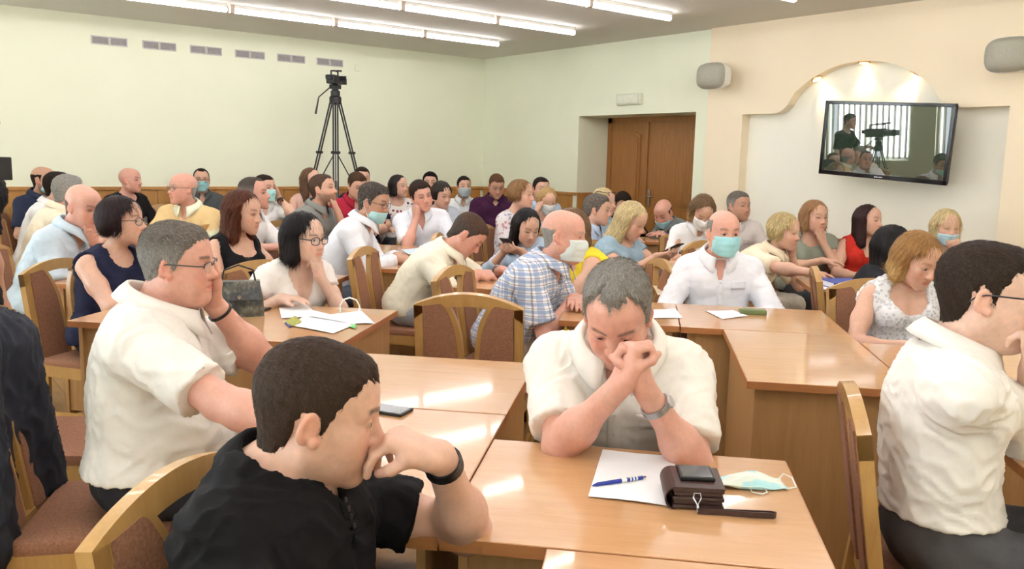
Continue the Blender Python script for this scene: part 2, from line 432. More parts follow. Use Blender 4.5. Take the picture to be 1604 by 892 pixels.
# ---------------------------------------------------------------- tables
TZ = 0.75
def table(u0, u1, v0, v1, label, panels='LRF', poly=None, inset=0.03, wallmat=None, cat='table', group='wood-effect meeting tables'):
    """one table unit; panels: L/R end panels (low/high u), F/B modesty panel at low/high v"""
    c = UV((u0+u1)/2, (v0+v1)/2); hx, hy = (u1-u0)/2, (v1-v0)/2
    e = empty('meeting_table', c, ROT47, label=label, cat=cat, group=group)
    g = 0.0015
    top = MB().box(-hx+g, hx-g, -hy+g, hy-g, TZ-0.026, TZ, bev=0.0015).build('tabletop', M_TOP, e)
    for nm, b in (('edge_band', (-hx+g, hx-g, -hy, -hy+0.003)), ('edge_band', (-hx+g, hx-g, hy-0.003, hy)), ('edge_band', (-hx, -hx+0.003, -hy, hy)), ('edge_band', (hx-0.003, hx, -hy, hy))):
        MB().box(b[0], b[1], b[2], b[3], TZ-0.0265, TZ-0.0012).build(nm, M_EDGE, top)
    t = 0.018; pz = TZ-0.026
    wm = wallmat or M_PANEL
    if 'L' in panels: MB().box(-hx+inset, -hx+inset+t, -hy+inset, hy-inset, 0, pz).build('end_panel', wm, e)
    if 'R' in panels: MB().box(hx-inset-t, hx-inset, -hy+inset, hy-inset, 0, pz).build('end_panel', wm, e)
    if 'F' in panels: MB().box(-hx+inset+t, hx-inset-t, -hy+inset+0.01, -hy+inset+0.01+t, 0.05, pz).build('modesty_panel', wm, e)
    if 'B' in panels: MB().box(-hx+inset+t, hx-inset-t, hy-inset-0.01-t, hy-inset-0.01, 0.05, pz).build('modesty_panel', wm, e)
    return e
table(-0.352, 0.36, 1.462, 2.04, 'table with a brown wallet, a pen on white paper and a crumpled mask', 'LRF')
table(-0.15, 0.55, 0.84, 1.458, 'bare table abutting the near side of the table with the brown wallet', 'LRB')
table(-1.02, -0.356, 2.252, 2.87, 'bare glossy table in front of the empty chair with two brown panels', 'LRB')
table(-0.84, -0.356, 1.46, 2.248, 'glossy table with a phone, beside the man in the black polo shirt', 'LR')
table(-1.93, -1.11, 2.97, 3.74, 'table with spread white papers and a snakeskin handbag', 'LRF')
table(-2.34, -1.94, 3.12, 3.74, 'narrow table before the woman in the navy sleeveless top', 'LRF')
table(-1.80, -1.08, 5.14, 5.72, 'table on which the man with the chin mask writes', 'LRF')
table(-2.06, -1.72, 4.18, 4.78, 'narrow table before the auburn-haired woman in black', 'LRF')
table(-3.08, -2.74, 4.0, 4.6, 'narrow table before the bald man in pale blue', 'LRF')
table(-1.03, -0.50, 4.50, 5.12, 'table with the notes of the bent-over man in the cream shirt', 'LRF')
table(-0.36, 0.17, 3.70, 4.32, 'table with loose sheets under the arms of the man in the checked shirt', 'RF')
table(0.174, 0.88, 3.692, 4.32, 'table with a white sheet and a green case, before the masked man in white', 'LRF')
table(0.355, 0.88, 2.80, 3.688, 'empty glossy table reaching forward from the masked man in white', 'LRF')
table(0.884, 1.60, 2.95, 3.55, 'table before the woman in the white lace top', 'LRF')
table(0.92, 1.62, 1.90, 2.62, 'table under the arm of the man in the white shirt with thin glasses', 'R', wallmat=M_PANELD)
table(0.97, 1.42, 5.00, 5.60, 'table with a blue binder before the woman in cream', 'RF')
table(-0.02, 0.42, 5.92, 6.42, 'table at which the masked woman with bowed head writes', 'LRF', inset=0.02)
table(-3.85, -3.02, 5.22, 5.78, 'far table before the balding man in the banded polo shirt', 'LRF')
table(-2.4, -1.5, 6.02, 6.58, 'far table before the bearded man in the grey polo shirt', 'LRF')
table(-1.05, -0.35, 6.12, 6.55, 'far table before the short-haired blonde woman in a patterned top', 'LRF')
table(-0.36, 0.16, 7.72, 8.22, 'far table by the door, under the folded arms of a bowed man', 'LRF')

# ---------------------------------------------------------------- chairs
def curve2(pts, n=10):
    """Catmull-Rom through 2-D points"""
    out = []; P = [pts[0]]+list(pts)+[pts[-1]]
    for i in range(1, len(P)-2):
        p0, p1, p2, p3 = [np.array(q, float) for q in P[i-1:i+3]]
        for k in range(n):
            t = k/n
            out.append(tuple(0.5*((2*p1)+(-p0+p2)*t+(2*p0-5*p1+4*p2-p3)*t*t+(-p0+3*p1-3*p2+p3)*t**3)))
    out.append(tuple(pts[-1])); return out
CH, CW, SZ = 0.925, 0.225, 0.455       # chair height, half width, seat height
BT = Matrix.Translation((0, -0.19, 0.42)) @ Matrix.Rotation(math.radians(9), 4, 'X')      # back frame leans back from the seat
def ribbon(left, right, d0, d1, M):
    """solid between two polylines of equal length (2-D x,z), extruded in y"""
    n = len(left); m = MB()
    vs = [M @ Vector((x, d, z)) for d in (d0, d1) for (x, z) in list(left)+list(right)]
    fs = []
    for i in range(n-1):
        a, b, c, d = i, i+1, n+i+1, n+i
        fs.append((a, b, c, d)); fs.append((2*n+a, 2*n+d, 2*n+c, 2*n+b))
        fs.append((a, 2*n+a, 2*n+b, b)); fs.append((d, c, 2*n+c, 2*n+d))
    fs.append((0, n, 3*n, 2*n)); fs.append((n-1, 3*n-1, 4*n-1, 2*n-1)[::-1])
    return m.add(vs, fs)
def make_chair():
    e = empty('upholstered_chair', label='x', cat='chair', group='beech chairs with brown upholstered split backs')
    bh = CH-0.42
    ah = 0.055                     # arch of the top rail
    zt = lambda x, o=0.0: bh-0.005-ah*(x/CW)**2-o
    xs = [CW*(-1+2*i/16) for i in range(17)]
    ribbon([(x, zt(x, 0.052 if abs(x) < CW*0.95 else 0.06)) for x in xs], [(x, zt(x)) for x in xs], -0.016, 0.016, BT).build('top_rail', M_CHAIR, e, smooth=True)
    for s in (-1, 1):
        # rear leg and stile in one piece, splayed backward below the seat
        zs = [0.0, 0.1, 0.2, 0.3, bh-0.062]
        ribbon([(s*CW-s*0.036, z) for z in zs], [(s*CW, z) for z in zs], -0.016, 0.016, BT).build('stile', M_CHAIR, e)
        MB().add([(s*CW, -0.175, 0.46), (s*CW, -0.210, 0.46), (s*(CW-0.034), -0.210, 0.46), (s*(CW-0.034), -0.175, 0.46), (s*CW, -0.235, 0), (s*CW, -0.262, 0), (s*(CW-0.03), -0.262, 0), (s*(CW-0.03), -0.235, 0)],
                 [(0, 1, 2, 3), (4, 7, 6, 5), (0, 4, 5, 1), (1, 5, 6, 2), (2, 6, 7, 3), (3, 7, 4, 0)]).build('leg', M_CHAIR, e)
        MB().add([(s*CW, 0.20, 0.42), (s*CW, 0.165, 0.42), (s*(CW-0.036), 0.165, 0.42), (s*(CW-0.036), 0.20, 0.42), (s*CW, 0.20, 0), (s*CW, 0.175, 0), (s*(CW-0.026), 0.175, 0), (s*(CW-0.026), 0.20, 0)],
                 [(0, 1, 2, 3), (4, 7, 6, 5), (0, 4, 5, 1), (1, 5, 6, 2), (2, 6, 7, 3), (3, 7, 4, 0)]).build('leg', M_CHAIR, e)
        # curved inner slat: close to the middle below, swinging outward to the rail
        c = curve2([(0.020, 0.03), (0.022, 0.20), (0.036, 0.34), (0.070, 0.43), (0.092, bh-0.05)], 5)
        ribbon([(s*x, z) for x, z in c], [(s*(x+0.022), z) for x, z in c], -0.013, 0.013, BT).build('slat', M_CHAIR, e, smooth=True)
        o = CW-0.038
        ribbon([(s*(x+0.022), z) for x, z in c], [(s*o, min(z, bh-0.062)) for x, z in c], -0.020, 0.018, BT).build('back_panel', M_UPH, e, smooth=True)
        MB().box(s*(CW-0.018)-0.009, s*(CW-0.018)+0.009, -0.19, 0.19, 0.375, 0.435).build('seat_rail', M_CHAIR, e)
        MB().box(s*(CW-0.018)-0.008, s*(CW-0.018)+0.008, -0.22, 0.18, 0.17, 0.205).build('stretcher', M_CHAIR, e)
    MB().box(-CW+0.03, CW-0.03, 0.172, 0.192, 0.375, 0.435).build('seat_rail', M_CHAIR, e)
    MB().box(-CW+0.03, CW-0.03, -0.2, -0.18, 0.375, 0.46).build('seat_rail', M_CHAIR, e)
    MB().box(-CW+0.02, CW-0.02, -0.01, 0.015, 0.175, 0.20).build('stretcher', M_CHAIR, e)
    MB().box(-CW+0.006, CW-0.006, -0.165, 0.215, 0.425, SZ+0.012, bev=0.016).build('seat', M_UPH, e, smooth=True)
    return e
CHAIR0 = make_chair(); CHAIR_USED = [False]
def chair(x, y, ang, label, group=None):
    """ang: world angle of the direction the sitter faces (0 = +X)"""
    o = CHAIR0 if not CHAIR_USED[0] else copy_tree(CHAIR0)
    CHAIR_USED[0] = True
    o.location = (x, y, 0); o.rotation_euler = (0, 0, ang-math.pi/2)
    o['label'] = label
    if group: o['group'] = group
    return o
# ---------------------------------------------------------------- figures: signed-distance modelling, meshed with surface nets
def vec(*a): return np.array(a, float)
def unit(v): v = np.asarray(v, float); return v/(np.linalg.norm(v)+1e-12)
class Field:
    def __init__(s, O, R, size, h, big=0.15):
        s.O = np.asarray(O, float); s.R = np.asarray(R, float); s.h = h
        s.n = np.maximum(4, np.ceil(np.asarray(size)/h).astype(int)+1)
        s.D = np.full(s.n, big, np.float32); s.big = big
    def block(s, c, rad):
        g = s.R.T @ (np.asarray(c)-s.O)/s.h; r = rad/s.h
        lo = np.maximum(0, np.floor(g-r).astype(int)); hi = np.minimum(s.n, np.ceil(g+r).astype(int)+1)
        if (hi-lo <= 0).any(): return None, None
        sl = tuple(slice(a, b) for a, b in zip(lo, hi))
        ax = [np.arange(a, b, dtype=np.float32)*s.h for a, b in zip(lo, hi)]
        x, y, z = ax[0][:, None, None], ax[1][None, :, None], ax[2][None, None, :]
        P = [np.float32(s.O[i])+np.float32(s.R[i, 0])*x+np.float32(s.R[i, 1])*y+np.float32(s.R[i, 2])*z for i in range(3)]
        return sl, P
    def put(s, prim, k, infl=0.0):
        c, rad = prim.bound()
        sl, P = s.block(c, rad+k+abs(infl)+2.5*s.h)
        if sl is None: return
        d = prim.dist(P)-np.float32(infl); a = s.D[sl]
        if prim.op == 'sub':
            d = -d
            hh = np.maximum(k-np.abs(a-d), 0)/max(k, 1e-6); s.D[sl] = np.maximum(a, d)+hh*hh*(k*0.25)
        else:
            hh = np.maximum(k-np.abs(a-d), 0)/max(k, 1e-6); s.D[sl] = np.minimum(a, d)-hh*hh*(k*0.25)
    def all(s):
        x, y, z = [np.arange(n, dtype=np.float32)*s.h for n in s.n]
        x, y, z = x[:, None, None], y[None, :, None], z[None, None, :]
        return [np.float32(s.O[i])+np.float32(s.R[i, 0])*x+np.float32(s.R[i, 1])*y+np.float32(s.R[i, 2])*z for i in range(3)]
    def half(s, p, n, keep_neg=True):
        """cut with a plane: keep the side away from n"""
        P = s.all(); d = sum((P[i]-np.float32(p[i]))*np.float32(n[i]) for i in range(3))
        s.D = np.maximum(s.D, d)
    def mesh(s):
        D = s.D; D = np.pad(D, 1, constant_values=0.05)
        v, f = snets(D)
        return (s.O + ((v-1)*s.h) @ s.R.T), f
def snets(D):
    s = D < 0
    c = np.zeros(np.array(D.shape)-1, np.int8)
    offs = [(i, j, k) for i in (0, 1) for j in (0, 1) for k in (0, 1)]
    nx, ny, nz = D.shape
    for i, j, k in offs: c += s[i:nx-1+i, j:ny-1+j, k:nz-1+k]
    act = (c > 0) & (c < 8); idx = np.argwhere(act)
    vid = np.full(act.shape, -1, np.int32); vid[act] = np.arange(len(idx))
    V = np.stack([D[idx[:, 0]+i, idx[:, 1]+j, idx[:, 2]+k] for i, j, k in offs], 1)
    acc = np.zeros((len(idx), 3)); cnt = np.zeros(len(idx))
    o = np.array(offs, float)
    for a in range(8):
        for b in range(a+1, 8):
            if abs(o[a]-o[b]).sum() != 1: continue
            va, vb = V[:, a], V[:, b]; m = (va < 0) != (vb < 0)
            t = np.where(m, va/np.where(m, va-vb, 1), 0)
            acc += np.where(m[:, None], o[a]+t[:, None]*(o[b]-o[a]), 0); cnt += m
    verts = idx+acc/cnt[:, None]
    F = []
    e = s[:-1, 1:-1, 1:-1] != s[1:, 1:-1, 1:-1]; q = np.argwhere(e)+[0, 1, 1]; i, j, k = q.T
    f = np.stack([vid[i, j-1, k-1], vid[i, j, k-1], vid[i, j, k], vid[i, j-1, k]], 1); F.append((f, s[i, j, k]))
    e = s[1:-1, :-1, 1:-1] != s[1:-1, 1:, 1:-1]; q = np.argwhere(e)+[1, 0, 1]; i, j, k = q.T
    f = np.stack([vid[i-1, j, k-1], vid[i-1, j, k], vid[i, j, k], vid[i, j, k-1]], 1); F.append((f, s[i, j, k]))
    e = s[1:-1, 1:-1, :-1] != s[1:-1, 1:-1, 1:]; q = np.argwhere(e)+[1, 1, 0]; i, j, k = q.T
    f = np.stack([vid[i-1, j-1, k], vid[i, j-1, k], vid[i, j, k], vid[i-1, j, k]], 1); F.append((f, s[i, j, k]))
    out = []
    for f, ins in F:
        g = f.copy(); g[~ins] = f[~ins][:, ::-1]; out.append(g)
    return verts, np.concatenate(out)
class Cone:
    """tapered capsule; flat=(axis, factor) squashes its section along an axis"""
    def __init__(s, a, b, ra, rb, k=0.02, op='add', flat=None):
        s.a, s.b, s.ra, s.rb, s.k, s.op, s.flat = np.asarray(a, float), np.asarray(b, float), ra, rb, k, op, flat
    def bound(s):
        f = s.flat[1] if s.flat else 1
        return (s.a+s.b)/2, np.linalg.norm(s.b-s.a)/2+max(s.ra, s.rb)*max(1, f)
    def dist(s, P):
        ba = s.b-s.a; L = ba@ba+1e-12
        w = [P[i]-np.float32(s.a[i]) for i in range(3)]
        t = np.clip(sum(w[i]*np.float32(ba[i]/L) for i in range(3)), 0, 1)
        w = [w[i]-t*np.float32(ba[i]) for i in range(3)]
        sc = 1.0
        if s.flat:
            n, f = s.flat; q = sum(w[i]*np.float32(n[i]) for i in range(3))*np.float32(1/f-1)
            w = [w[i]+q*np.float32(n[i]) for i in range(3)]; sc = min(1, f)
        return (np.sqrt(w[0]**2+w[1]**2+w[2]**2)-(s.ra+(s.rb-s.ra)*t))*np.float32(sc)
class Ell:
    def __init__(s, c, r, R=None, k=0.02, op='add'):
        s.c, s.r, s.R, s.k, s.op = np.asarray(c, float), np.asarray(r, float), np.eye(3) if R is None else np.asarray(R, float), k, op
    def bound(s): return s.c, s.r.max()
    def dist(s, P):
        w = [P[i]-np.float32(s.c[i]) for i in range(3)]
        q = [sum(w[i]*np.float32(s.R[i, j]) for i in range(3))/np.float32(s.r[j]) for j in range(3)]
        k0 = np.sqrt(q[0]**2+q[1]**2+q[2]**2); k1 = np.sqrt(sum((q[j]/np.float32(s.r[j]))**2 for j in range(3)))
        return k0*(k0-1)/np.maximum(k1, 1e-6)
def sines(seed, n=7, wl=(0.05, 0.12)):
    r = np.random.RandomState(seed); K = r.normal(size=(n, 3)); K /= np.linalg.norm(K, axis=1)[:, None]
    K *= (2*np.pi/r.uniform(*wl, size=n))[:, None]; ph = r.uniform(0, 6.28, n)
    return lambda p: np.sin(p@K.T+ph).mean(1)*1.6
def smooth01(a, b, x): t = np.clip((x-a)/(b-a), 0, 1); return t*t*(3-2*t)
def vnormals(v, f):
    n = np.cross(v[f[:, 2]]-v[f[:, 0]], v[f[:, 3]]-v[f[:, 1]]); out = np.zeros_like(v)
    for i in range(4): np.add.at(out, f[:, i], n)
    return out/(np.linalg.norm(out, axis=1)[:, None]+1e-12)
def np_mesh(name, v, f, col=None):
    me = bpy.data.meshes.new(name)
    v = np.asarray(v, np.float32); f = np.asarray(f, np.int32)
    me.vertices.add(len(v)); me.vertices.foreach_set('co', v.ravel())
    me.loops.add(f.size); me.loops.foreach_set('vertex_index', f.ravel())
    me.polygons.add(len(f)); me.polygons.foreach_set('loop_start', np.arange(0, f.size, f.shape[1], dtype=np.int32))
    me.polygons.foreach_set('loop_total', np.full(len(f), f.shape[1], np.int32))
    me.update(calc_edges=True); me.shade_smooth()
    if col is not None:
        a = me.color_attributes.new('Col', 'FLOAT_COLOR', 'POINT')
        c = np.ones((len(v), 4), np.float32); c[:, :3] = col; a.data.foreach_set('color', c.ravel())
    return me
def np_obj(name, v, f, mat, parent, col=None, M=None):
    me = np_mesh(name, v, f, col); me.materials.append(mat)
    o = bpy.data.objects.new(name, me); COL.objects.link(o); o.parent = parent
    if M is not None: o.matrix_local = M
    return o
def lin(c): return np.array(srgb(*c)[:3])
# shared materials that read the colour stored on the vertices
def vc_mat(name, rough, scale, vary, bump=0.0, bdist=0.002, coordscale=(1, 1, 1), sheen=0.0, sss=0.0, spec=0.5):
    t = NT(name); a = t.node('ShaderNodeVertexColor', layer_name='Col')
    n = t.noise(t.coords('Object', coordscale), scale, 4, 0.6)
    col = t.mix(1.0, a.outputs[0], t.ramp(n, [(0.3, (1-vary, 1-vary, 1-vary, 1)), (0.7, (1, 1, 1, 1))]), 'MULTIPLY')
    t.set(col, rough, spec=spec)
    if bump: t.bump(n, bump, bdist)
    if sheen: t.b.inputs['Sheen Weight'].default_value = sheen
    if sss:
        t.b.inputs['Subsurface Weight'].default_value = sss; t.b.inputs['Subsurface Scale'].default_value = 0.006
        t.b.inputs['Subsurface Radius'].default_value = (1.0, 0.35, 0.2)
    return t.m
M_SKIN = vc_mat('skin', 0.48, 90, 0.10, 0.12, 0.001, sss=0.12)
M_HAIR = vc_mat('hair', 0.5, 170, 0.55, 0.5, 0.002, (1, 1, 0.16), spec=0.3)
M_HAIRS = vc_mat('cropped_hair', 0.75, 420, 0.4, 0.35, 0.001, (1, 0.45, 0.45), spec=0.15)
M_STRAND = vc_mat('hair_strand', 0.55, 40, 0.1, spec=0.25)
M_CLOTH = vc_mat('shirt_cloth', 0.9, 14, 0.08, 0.35, 0.006, sheen=0.0, spec=0.25)
M_TROUS = vc_mat('trouser_cloth', 0.85, 30, 0.2, 0.3, 0.004)
M_LENS = NT('lens_glass'); M_LENS.set((0.93, 0.96, 0.96, 1), 0.02); M_LENS.b.inputs['Alpha'].default_value = 0.18; M_LENS = M_LENS.m
M_MASK = vc_mat('mask_fabric', 0.8, 120, 0.05, 0.15, 0.001)
def eye_material():
    t = NT('eyeball'); c = t.node('ShaderNodeTexCoord'); sx = t.node('ShaderNodeSeparateXYZ'); t.link(c.outputs['Object'], sx.inputs[0])
    a = t.node('ShaderNodeMath', operation='ARCTAN2'); l = t.node('ShaderNodeMath', operation='MULTIPLY'); l2 = t.node('ShaderNodeMath', operation='MULTIPLY_ADD'); sq = t.node('ShaderNodeMath', operation='SQRT')
    t.link(sx.outputs[0], l.inputs[0]); t.link(sx.outputs[0], l.inputs[1]); t.link(sx.outputs[2], l2.inputs[0]); t.link(sx.outputs[2], l2.inputs[1]); t.link(l.outputs[0], l2.inputs[2]); t.link(l2.outputs[0], sq.inputs[0])
    t.link(sq.outputs[0], a.inputs[0]); t.link(sx.outputs[1], a.inputs[1])
    r = t.ramp(a.outputs[0], [(0.0, (0.005, 0.005, 0.005, 1)), (0.2, (0.01, 0.01, 0.01, 1)), (0.24, srgb(66, 54, 42)), (0.50, srgb(44, 36, 30)), (0.56, srgb(196, 184, 176)), (1.0, srgb(176, 140, 126))])
    return t.set(r, 0.1)
M_EYE = eye_material()

# ------------------------------------------------ head, in head space: x to the person's right, y forward, z up, origin mid-skull
def head_prims(fem=False, jaw=1.0, ears=True, eyes_open=0.5, fat=0.0):
    w = 0.95 if fem else 1.0
    P = [Ell((0, -0.014, 0.034), (0.0765*w, 0.097, 0.087), k=0.02),
         Ell((0, 0.022, -0.02), (0.064*w, 0.072, 0.088), k=0.03),
         Ell((0, 0.045, 0.05), (0.058*w, 0.048, 0.055), k=0.03)]
    for s in (-1, 1):
        P.append(Cone((s*0.050*w*jaw, 0.002, -0.055), (s*0.014, 0.073, -0.094), 0.022+0.008*fat, 0.019, k=0.03))
        P.append(Ell((s*0.040*w, 0.058, -0.022), (0.024, 0.027, 0.024), k=0.025))
        P.append(Ell((s*0.034*w, 0.062, -0.055), (0.022+0.006*fat, 0.026, 0.028), k=0.025))
    P.append(Ell((0, 0.080, -0.098), (0.019, 0.015, 0.014), k=0.02))
    P.append(Ell((0, 0.072, -0.062), (0.030, 0.026, 0.026), k=0.02))
    if fat: P.append(Ell((0, 0.04, -0.105), (0.045, 0.045, 0.022+0.01*fat), k=0.03))
    core = list(P)
    br = 0.004 if fem else 0.0
    for s in (-1, 1):
        P.append(Cone((s*0.014, 0.0885-br, 0.028), (s*0.046*w, 0.073-br, 0.026), 0.010, 0.009, k=0.014))
        P.append(Ell((s*0.0315*w, 0.101, 0.006), (0.0185, 0.017, 0.013), k=0.012, op='sub'))
        P.append(Ell((s*0.0315*w, 0.0785, 0.006), (0.0152, 0.0150, 0.0142), k=0.004))         # lids over the eyeball
        if eyes_open > 0:
            P.append(Ell((s*0.0315*w, 0.096, 0.0045), (0.0132, 0.012, 0.0060*eyes_open*1.3), k=0.002, op='sub'))
    P.append(Cone((0, 0.086, 0.020), (0, 0.109, -0.026), 0.0085, 0.0115, k=0.014))
    P.append(Ell((0, 0.111, -0.029), (0.0125, 0.0115, 0.0105), k=0.008))
    for s in (-1, 1): P.append(Ell((s*0.0125, 0.099, -0.033), (0.0085, 0.0115, 0.008), k=0.007))
    P.append(Cone((-0.018, 0.0905, -0.0585), (0.018, 0.0905, -0.0585), 0.0072, 0.0072, k=0.008))
    P.append(Cone((-0.015, 0.0905, -0.0705), (0.015, 0.0905, -0.0705), 0.0078, 0.0078, k=0.008))
    P.append(Cone((-0.023, 0.0985, -0.0642), (0.023, 0.0985, -0.0642), 0.0026, 0.0026, k=0.004, op='sub'))
    if ears:
        for s in (-1, 1):
            A = math.radians(14); R = np.array([[math.cos(s*0.35), -math.sin(s*0.35), 0], [math.sin(s*0.35), math.cos(s*0.35), 0], [0, 0, 1]]) @ np.array([[1, 0, 0], [0, math.cos(A), -math.sin(A)], [0, math.sin(A), math.cos(A)]]).T
            P.append(Ell((s*0.079*w, -0.008, -0.004), (0.0080, 0.0175, 0.029), R, k=0.006))
            P.append(Ell((s*0.0875*w, -0.004, 0.001), (0.007, 0.0105, 0.019), R, k=0.004, op='sub'))
            P.append(Ell((s*0.079*w, 0.005, -0.026), (0.007, 0.010, 0.011), R, k=0.005))
    return P, core
def xf_prims(P, R, c):
    out = []
    for p in P:
        if isinstance(p, Cone):
            q = Cone(c+R@p.a, c+R@p.b, p.ra, p.rb, p.k, p.op, (R@np.asarray(p.flat[0]), p.flat[1]) if p.flat else None)
        else: q = Ell(c+R@p.c, p.r, R@p.R, p.k, p.op)
        out.append(q)
    return out
def scale_prims(P, s):
    for p in P:
        if isinstance(p, Cone): p.a = p.a*s; p.b = p.b*s; p.ra *= s; p.rb *= s
        else: p.c = p.c*s; p.r = p.r*s
        p.k *= s
    return P
def euler_head(yaw, pitch, roll):
    """yaw: turn to the left (+), pitch: nod down (+), roll: tilt toward the right shoulder (+)"""
    a, b, c = math.radians(yaw), math.radians(-pitch), math.radians(roll)
    Rz = np.array([[math.cos(a), -math.sin(a), 0], [math.sin(a), math.cos(a), 0], [0, 0, 1]])
    Rx = np.array([[1, 0, 0], [0, math.cos(b), -math.sin(b)], [0, math.sin(b), math.cos(b)]])
    Ry = np.array([[math.cos(c), 0, math.sin(c)], [0, 1, 0], [-math.sin(c), 0, math.cos(c)]])
    return Rz@Rx@Ry
# ------------------------------------------------ hand
def hand_prims(W, f, n, side, curl, spread=0.0, sc=1.0, thumb='out', detail=True):
    """W wrist; f finger direction; n palm normal; side: unit vector toward the thumb; curl=(mcp, pip, dip) degrees or four of them"""
    f = unit(f); n = unit(np.asarray(n)-f*np.dot(n, f)); side = unit(side-f*np.dot(side, f)-n*np.dot(side, n))
    P = []; fl = (n, 0.72)
    if not isinstance(curl[0], (tuple, list)): curl = [curl]*4
    kn = [(0.030, 0.088), (0.010, 0.092), (-0.011, 0.087), (-0.030, 0.078)]
    Ls = [0.074, 0.082, 0.076, 0.060]; rr = [0.0092, 0.0095, 0.0090, 0.0080]
    for i, (o, l) in enumerate(kn):
        K = W+sc*(f*l+side*o)
        P.append(Cone(W+sc*(f*0.004+side*o*0.55), K, 0.0165*sc, 0.0125*sc, k=0.016))
    P.append(Cone(W+sc*(f*0.02+side*0.022+n*0.008), W+sc*(f*0.055+side*0.036+n*0.008), 0.016*sc, 0.013*sc, k=0.014))
    for i, (o, l) in enumerate(kn):
        p = W+sc*(f*l+side*o); d = unit(f+side*(o*4*spread)); ang = 0; cu = curl[i]
        for j, (q, r0, r1) in enumerate(((0.46, 1.05, 0.98), (0.30, 0.98, 0.9), (0.24, 0.9, 0.74))):
            ang += math.radians(cu[j]); dd = d*math.cos(ang)+n*math.sin(ang)
            e = p+dd*Ls[i]*q*sc
            P.append(Cone(p, e, rr[i]*r0*sc, rr[i]*r1*sc, k=0.004)); p = e
    tb = W+sc*(f*0.050+side*0.034+n*0.010)
    if thumb == 'out': d1 = unit(side*0.6+f*0.75+n*0.25); d2 = unit(side*0.25+f*0.95+n*0.2)
    elif thumb == 'in': d1 = unit(side*0.1+f*0.6+n*0.8); d2 = unit(-side*0.5+f*0.5+n*0.7)
    else: d1 = unit(side*0.25+f*0.95+n*0.15); d2 = unit(f*1.0+n*0.1)
    P.append(Cone(tb, tb+d1*0.036*sc, 0.0128*sc, 0.0108*sc, k=0.010)); P.append(Cone(tb+d1*0.036*sc, tb+(d1*0.036+d2*0.030)*sc, 0.0108*sc, 0.0085*sc, k=0.004))
    return P
def ik(S, W, hint, l1, l2):
    d = W-S; L = np.linalg.norm(d)
    if L > (l1+l2)*0.995: W = S+d/L*(l1+l2)*0.995; d = W-S; L = np.linalg.norm(d)
    if L < abs(l1-l2)*1.1: L = abs(l1-l2)*1.1; d = unit(d)*L; W = S+d
    u = d/L; a = (l1*l1-l2*l2+L*L)/(2*L); hh = math.sqrt(max(1e-6, l1*l1-a*a))
    p = hint-S; p = p-u*np.dot(p, u); p = unit(p)
    return S+u*a+p*hh, W
# ------------------------------------------------ hair
def hairline(style):
    """list of (azimuth from the face in radians, height of the hair edge) in head space"""
    return {
     'crop':   [(0, 0.074), (0.45, 0.077), (0.75, 0.060), (1.0, 0.030), (1.18, -0.020), (1.42, -0.030), (1.5, 0.012), (1.75, 0.012), (1.95, -0.03), (2.4, -0.072), (3.15, -0.078)],
     'recede': [(0, 0.086), (0.3, 0.092), (0.6, 0.100), (0.9, 0.070), (1.08, 0.020), (1.2, -0.020), (1.42, -0.025), (1.5, 0.012), (1.75, 0.012), (1.95, -0.03), (2.4, -0.07), (3.15, -0.075)],
     'fringe': [(0, 0.052), (0.5, 0.058), (0.8, 0.045), (1.0, 0.02), (1.18, -0.020), (1.42, -0.032), (1.5, 0.008), (1.75, 0.008), (1.95, -0.03), (2.4, -0.075), (3.15, -0.082)],
    }[style]
HC = dict(black=(22, 18, 20), dark=(44, 34, 28), brown=(78, 56, 40), auburn=(92, 46, 26), light=(150, 112, 72), blond=(196, 160, 104), pale=(222, 200, 150), grey=(148, 142, 134), salt=(114, 105, 97), dgrey=(80, 72, 66), silver=(160, 156, 150))
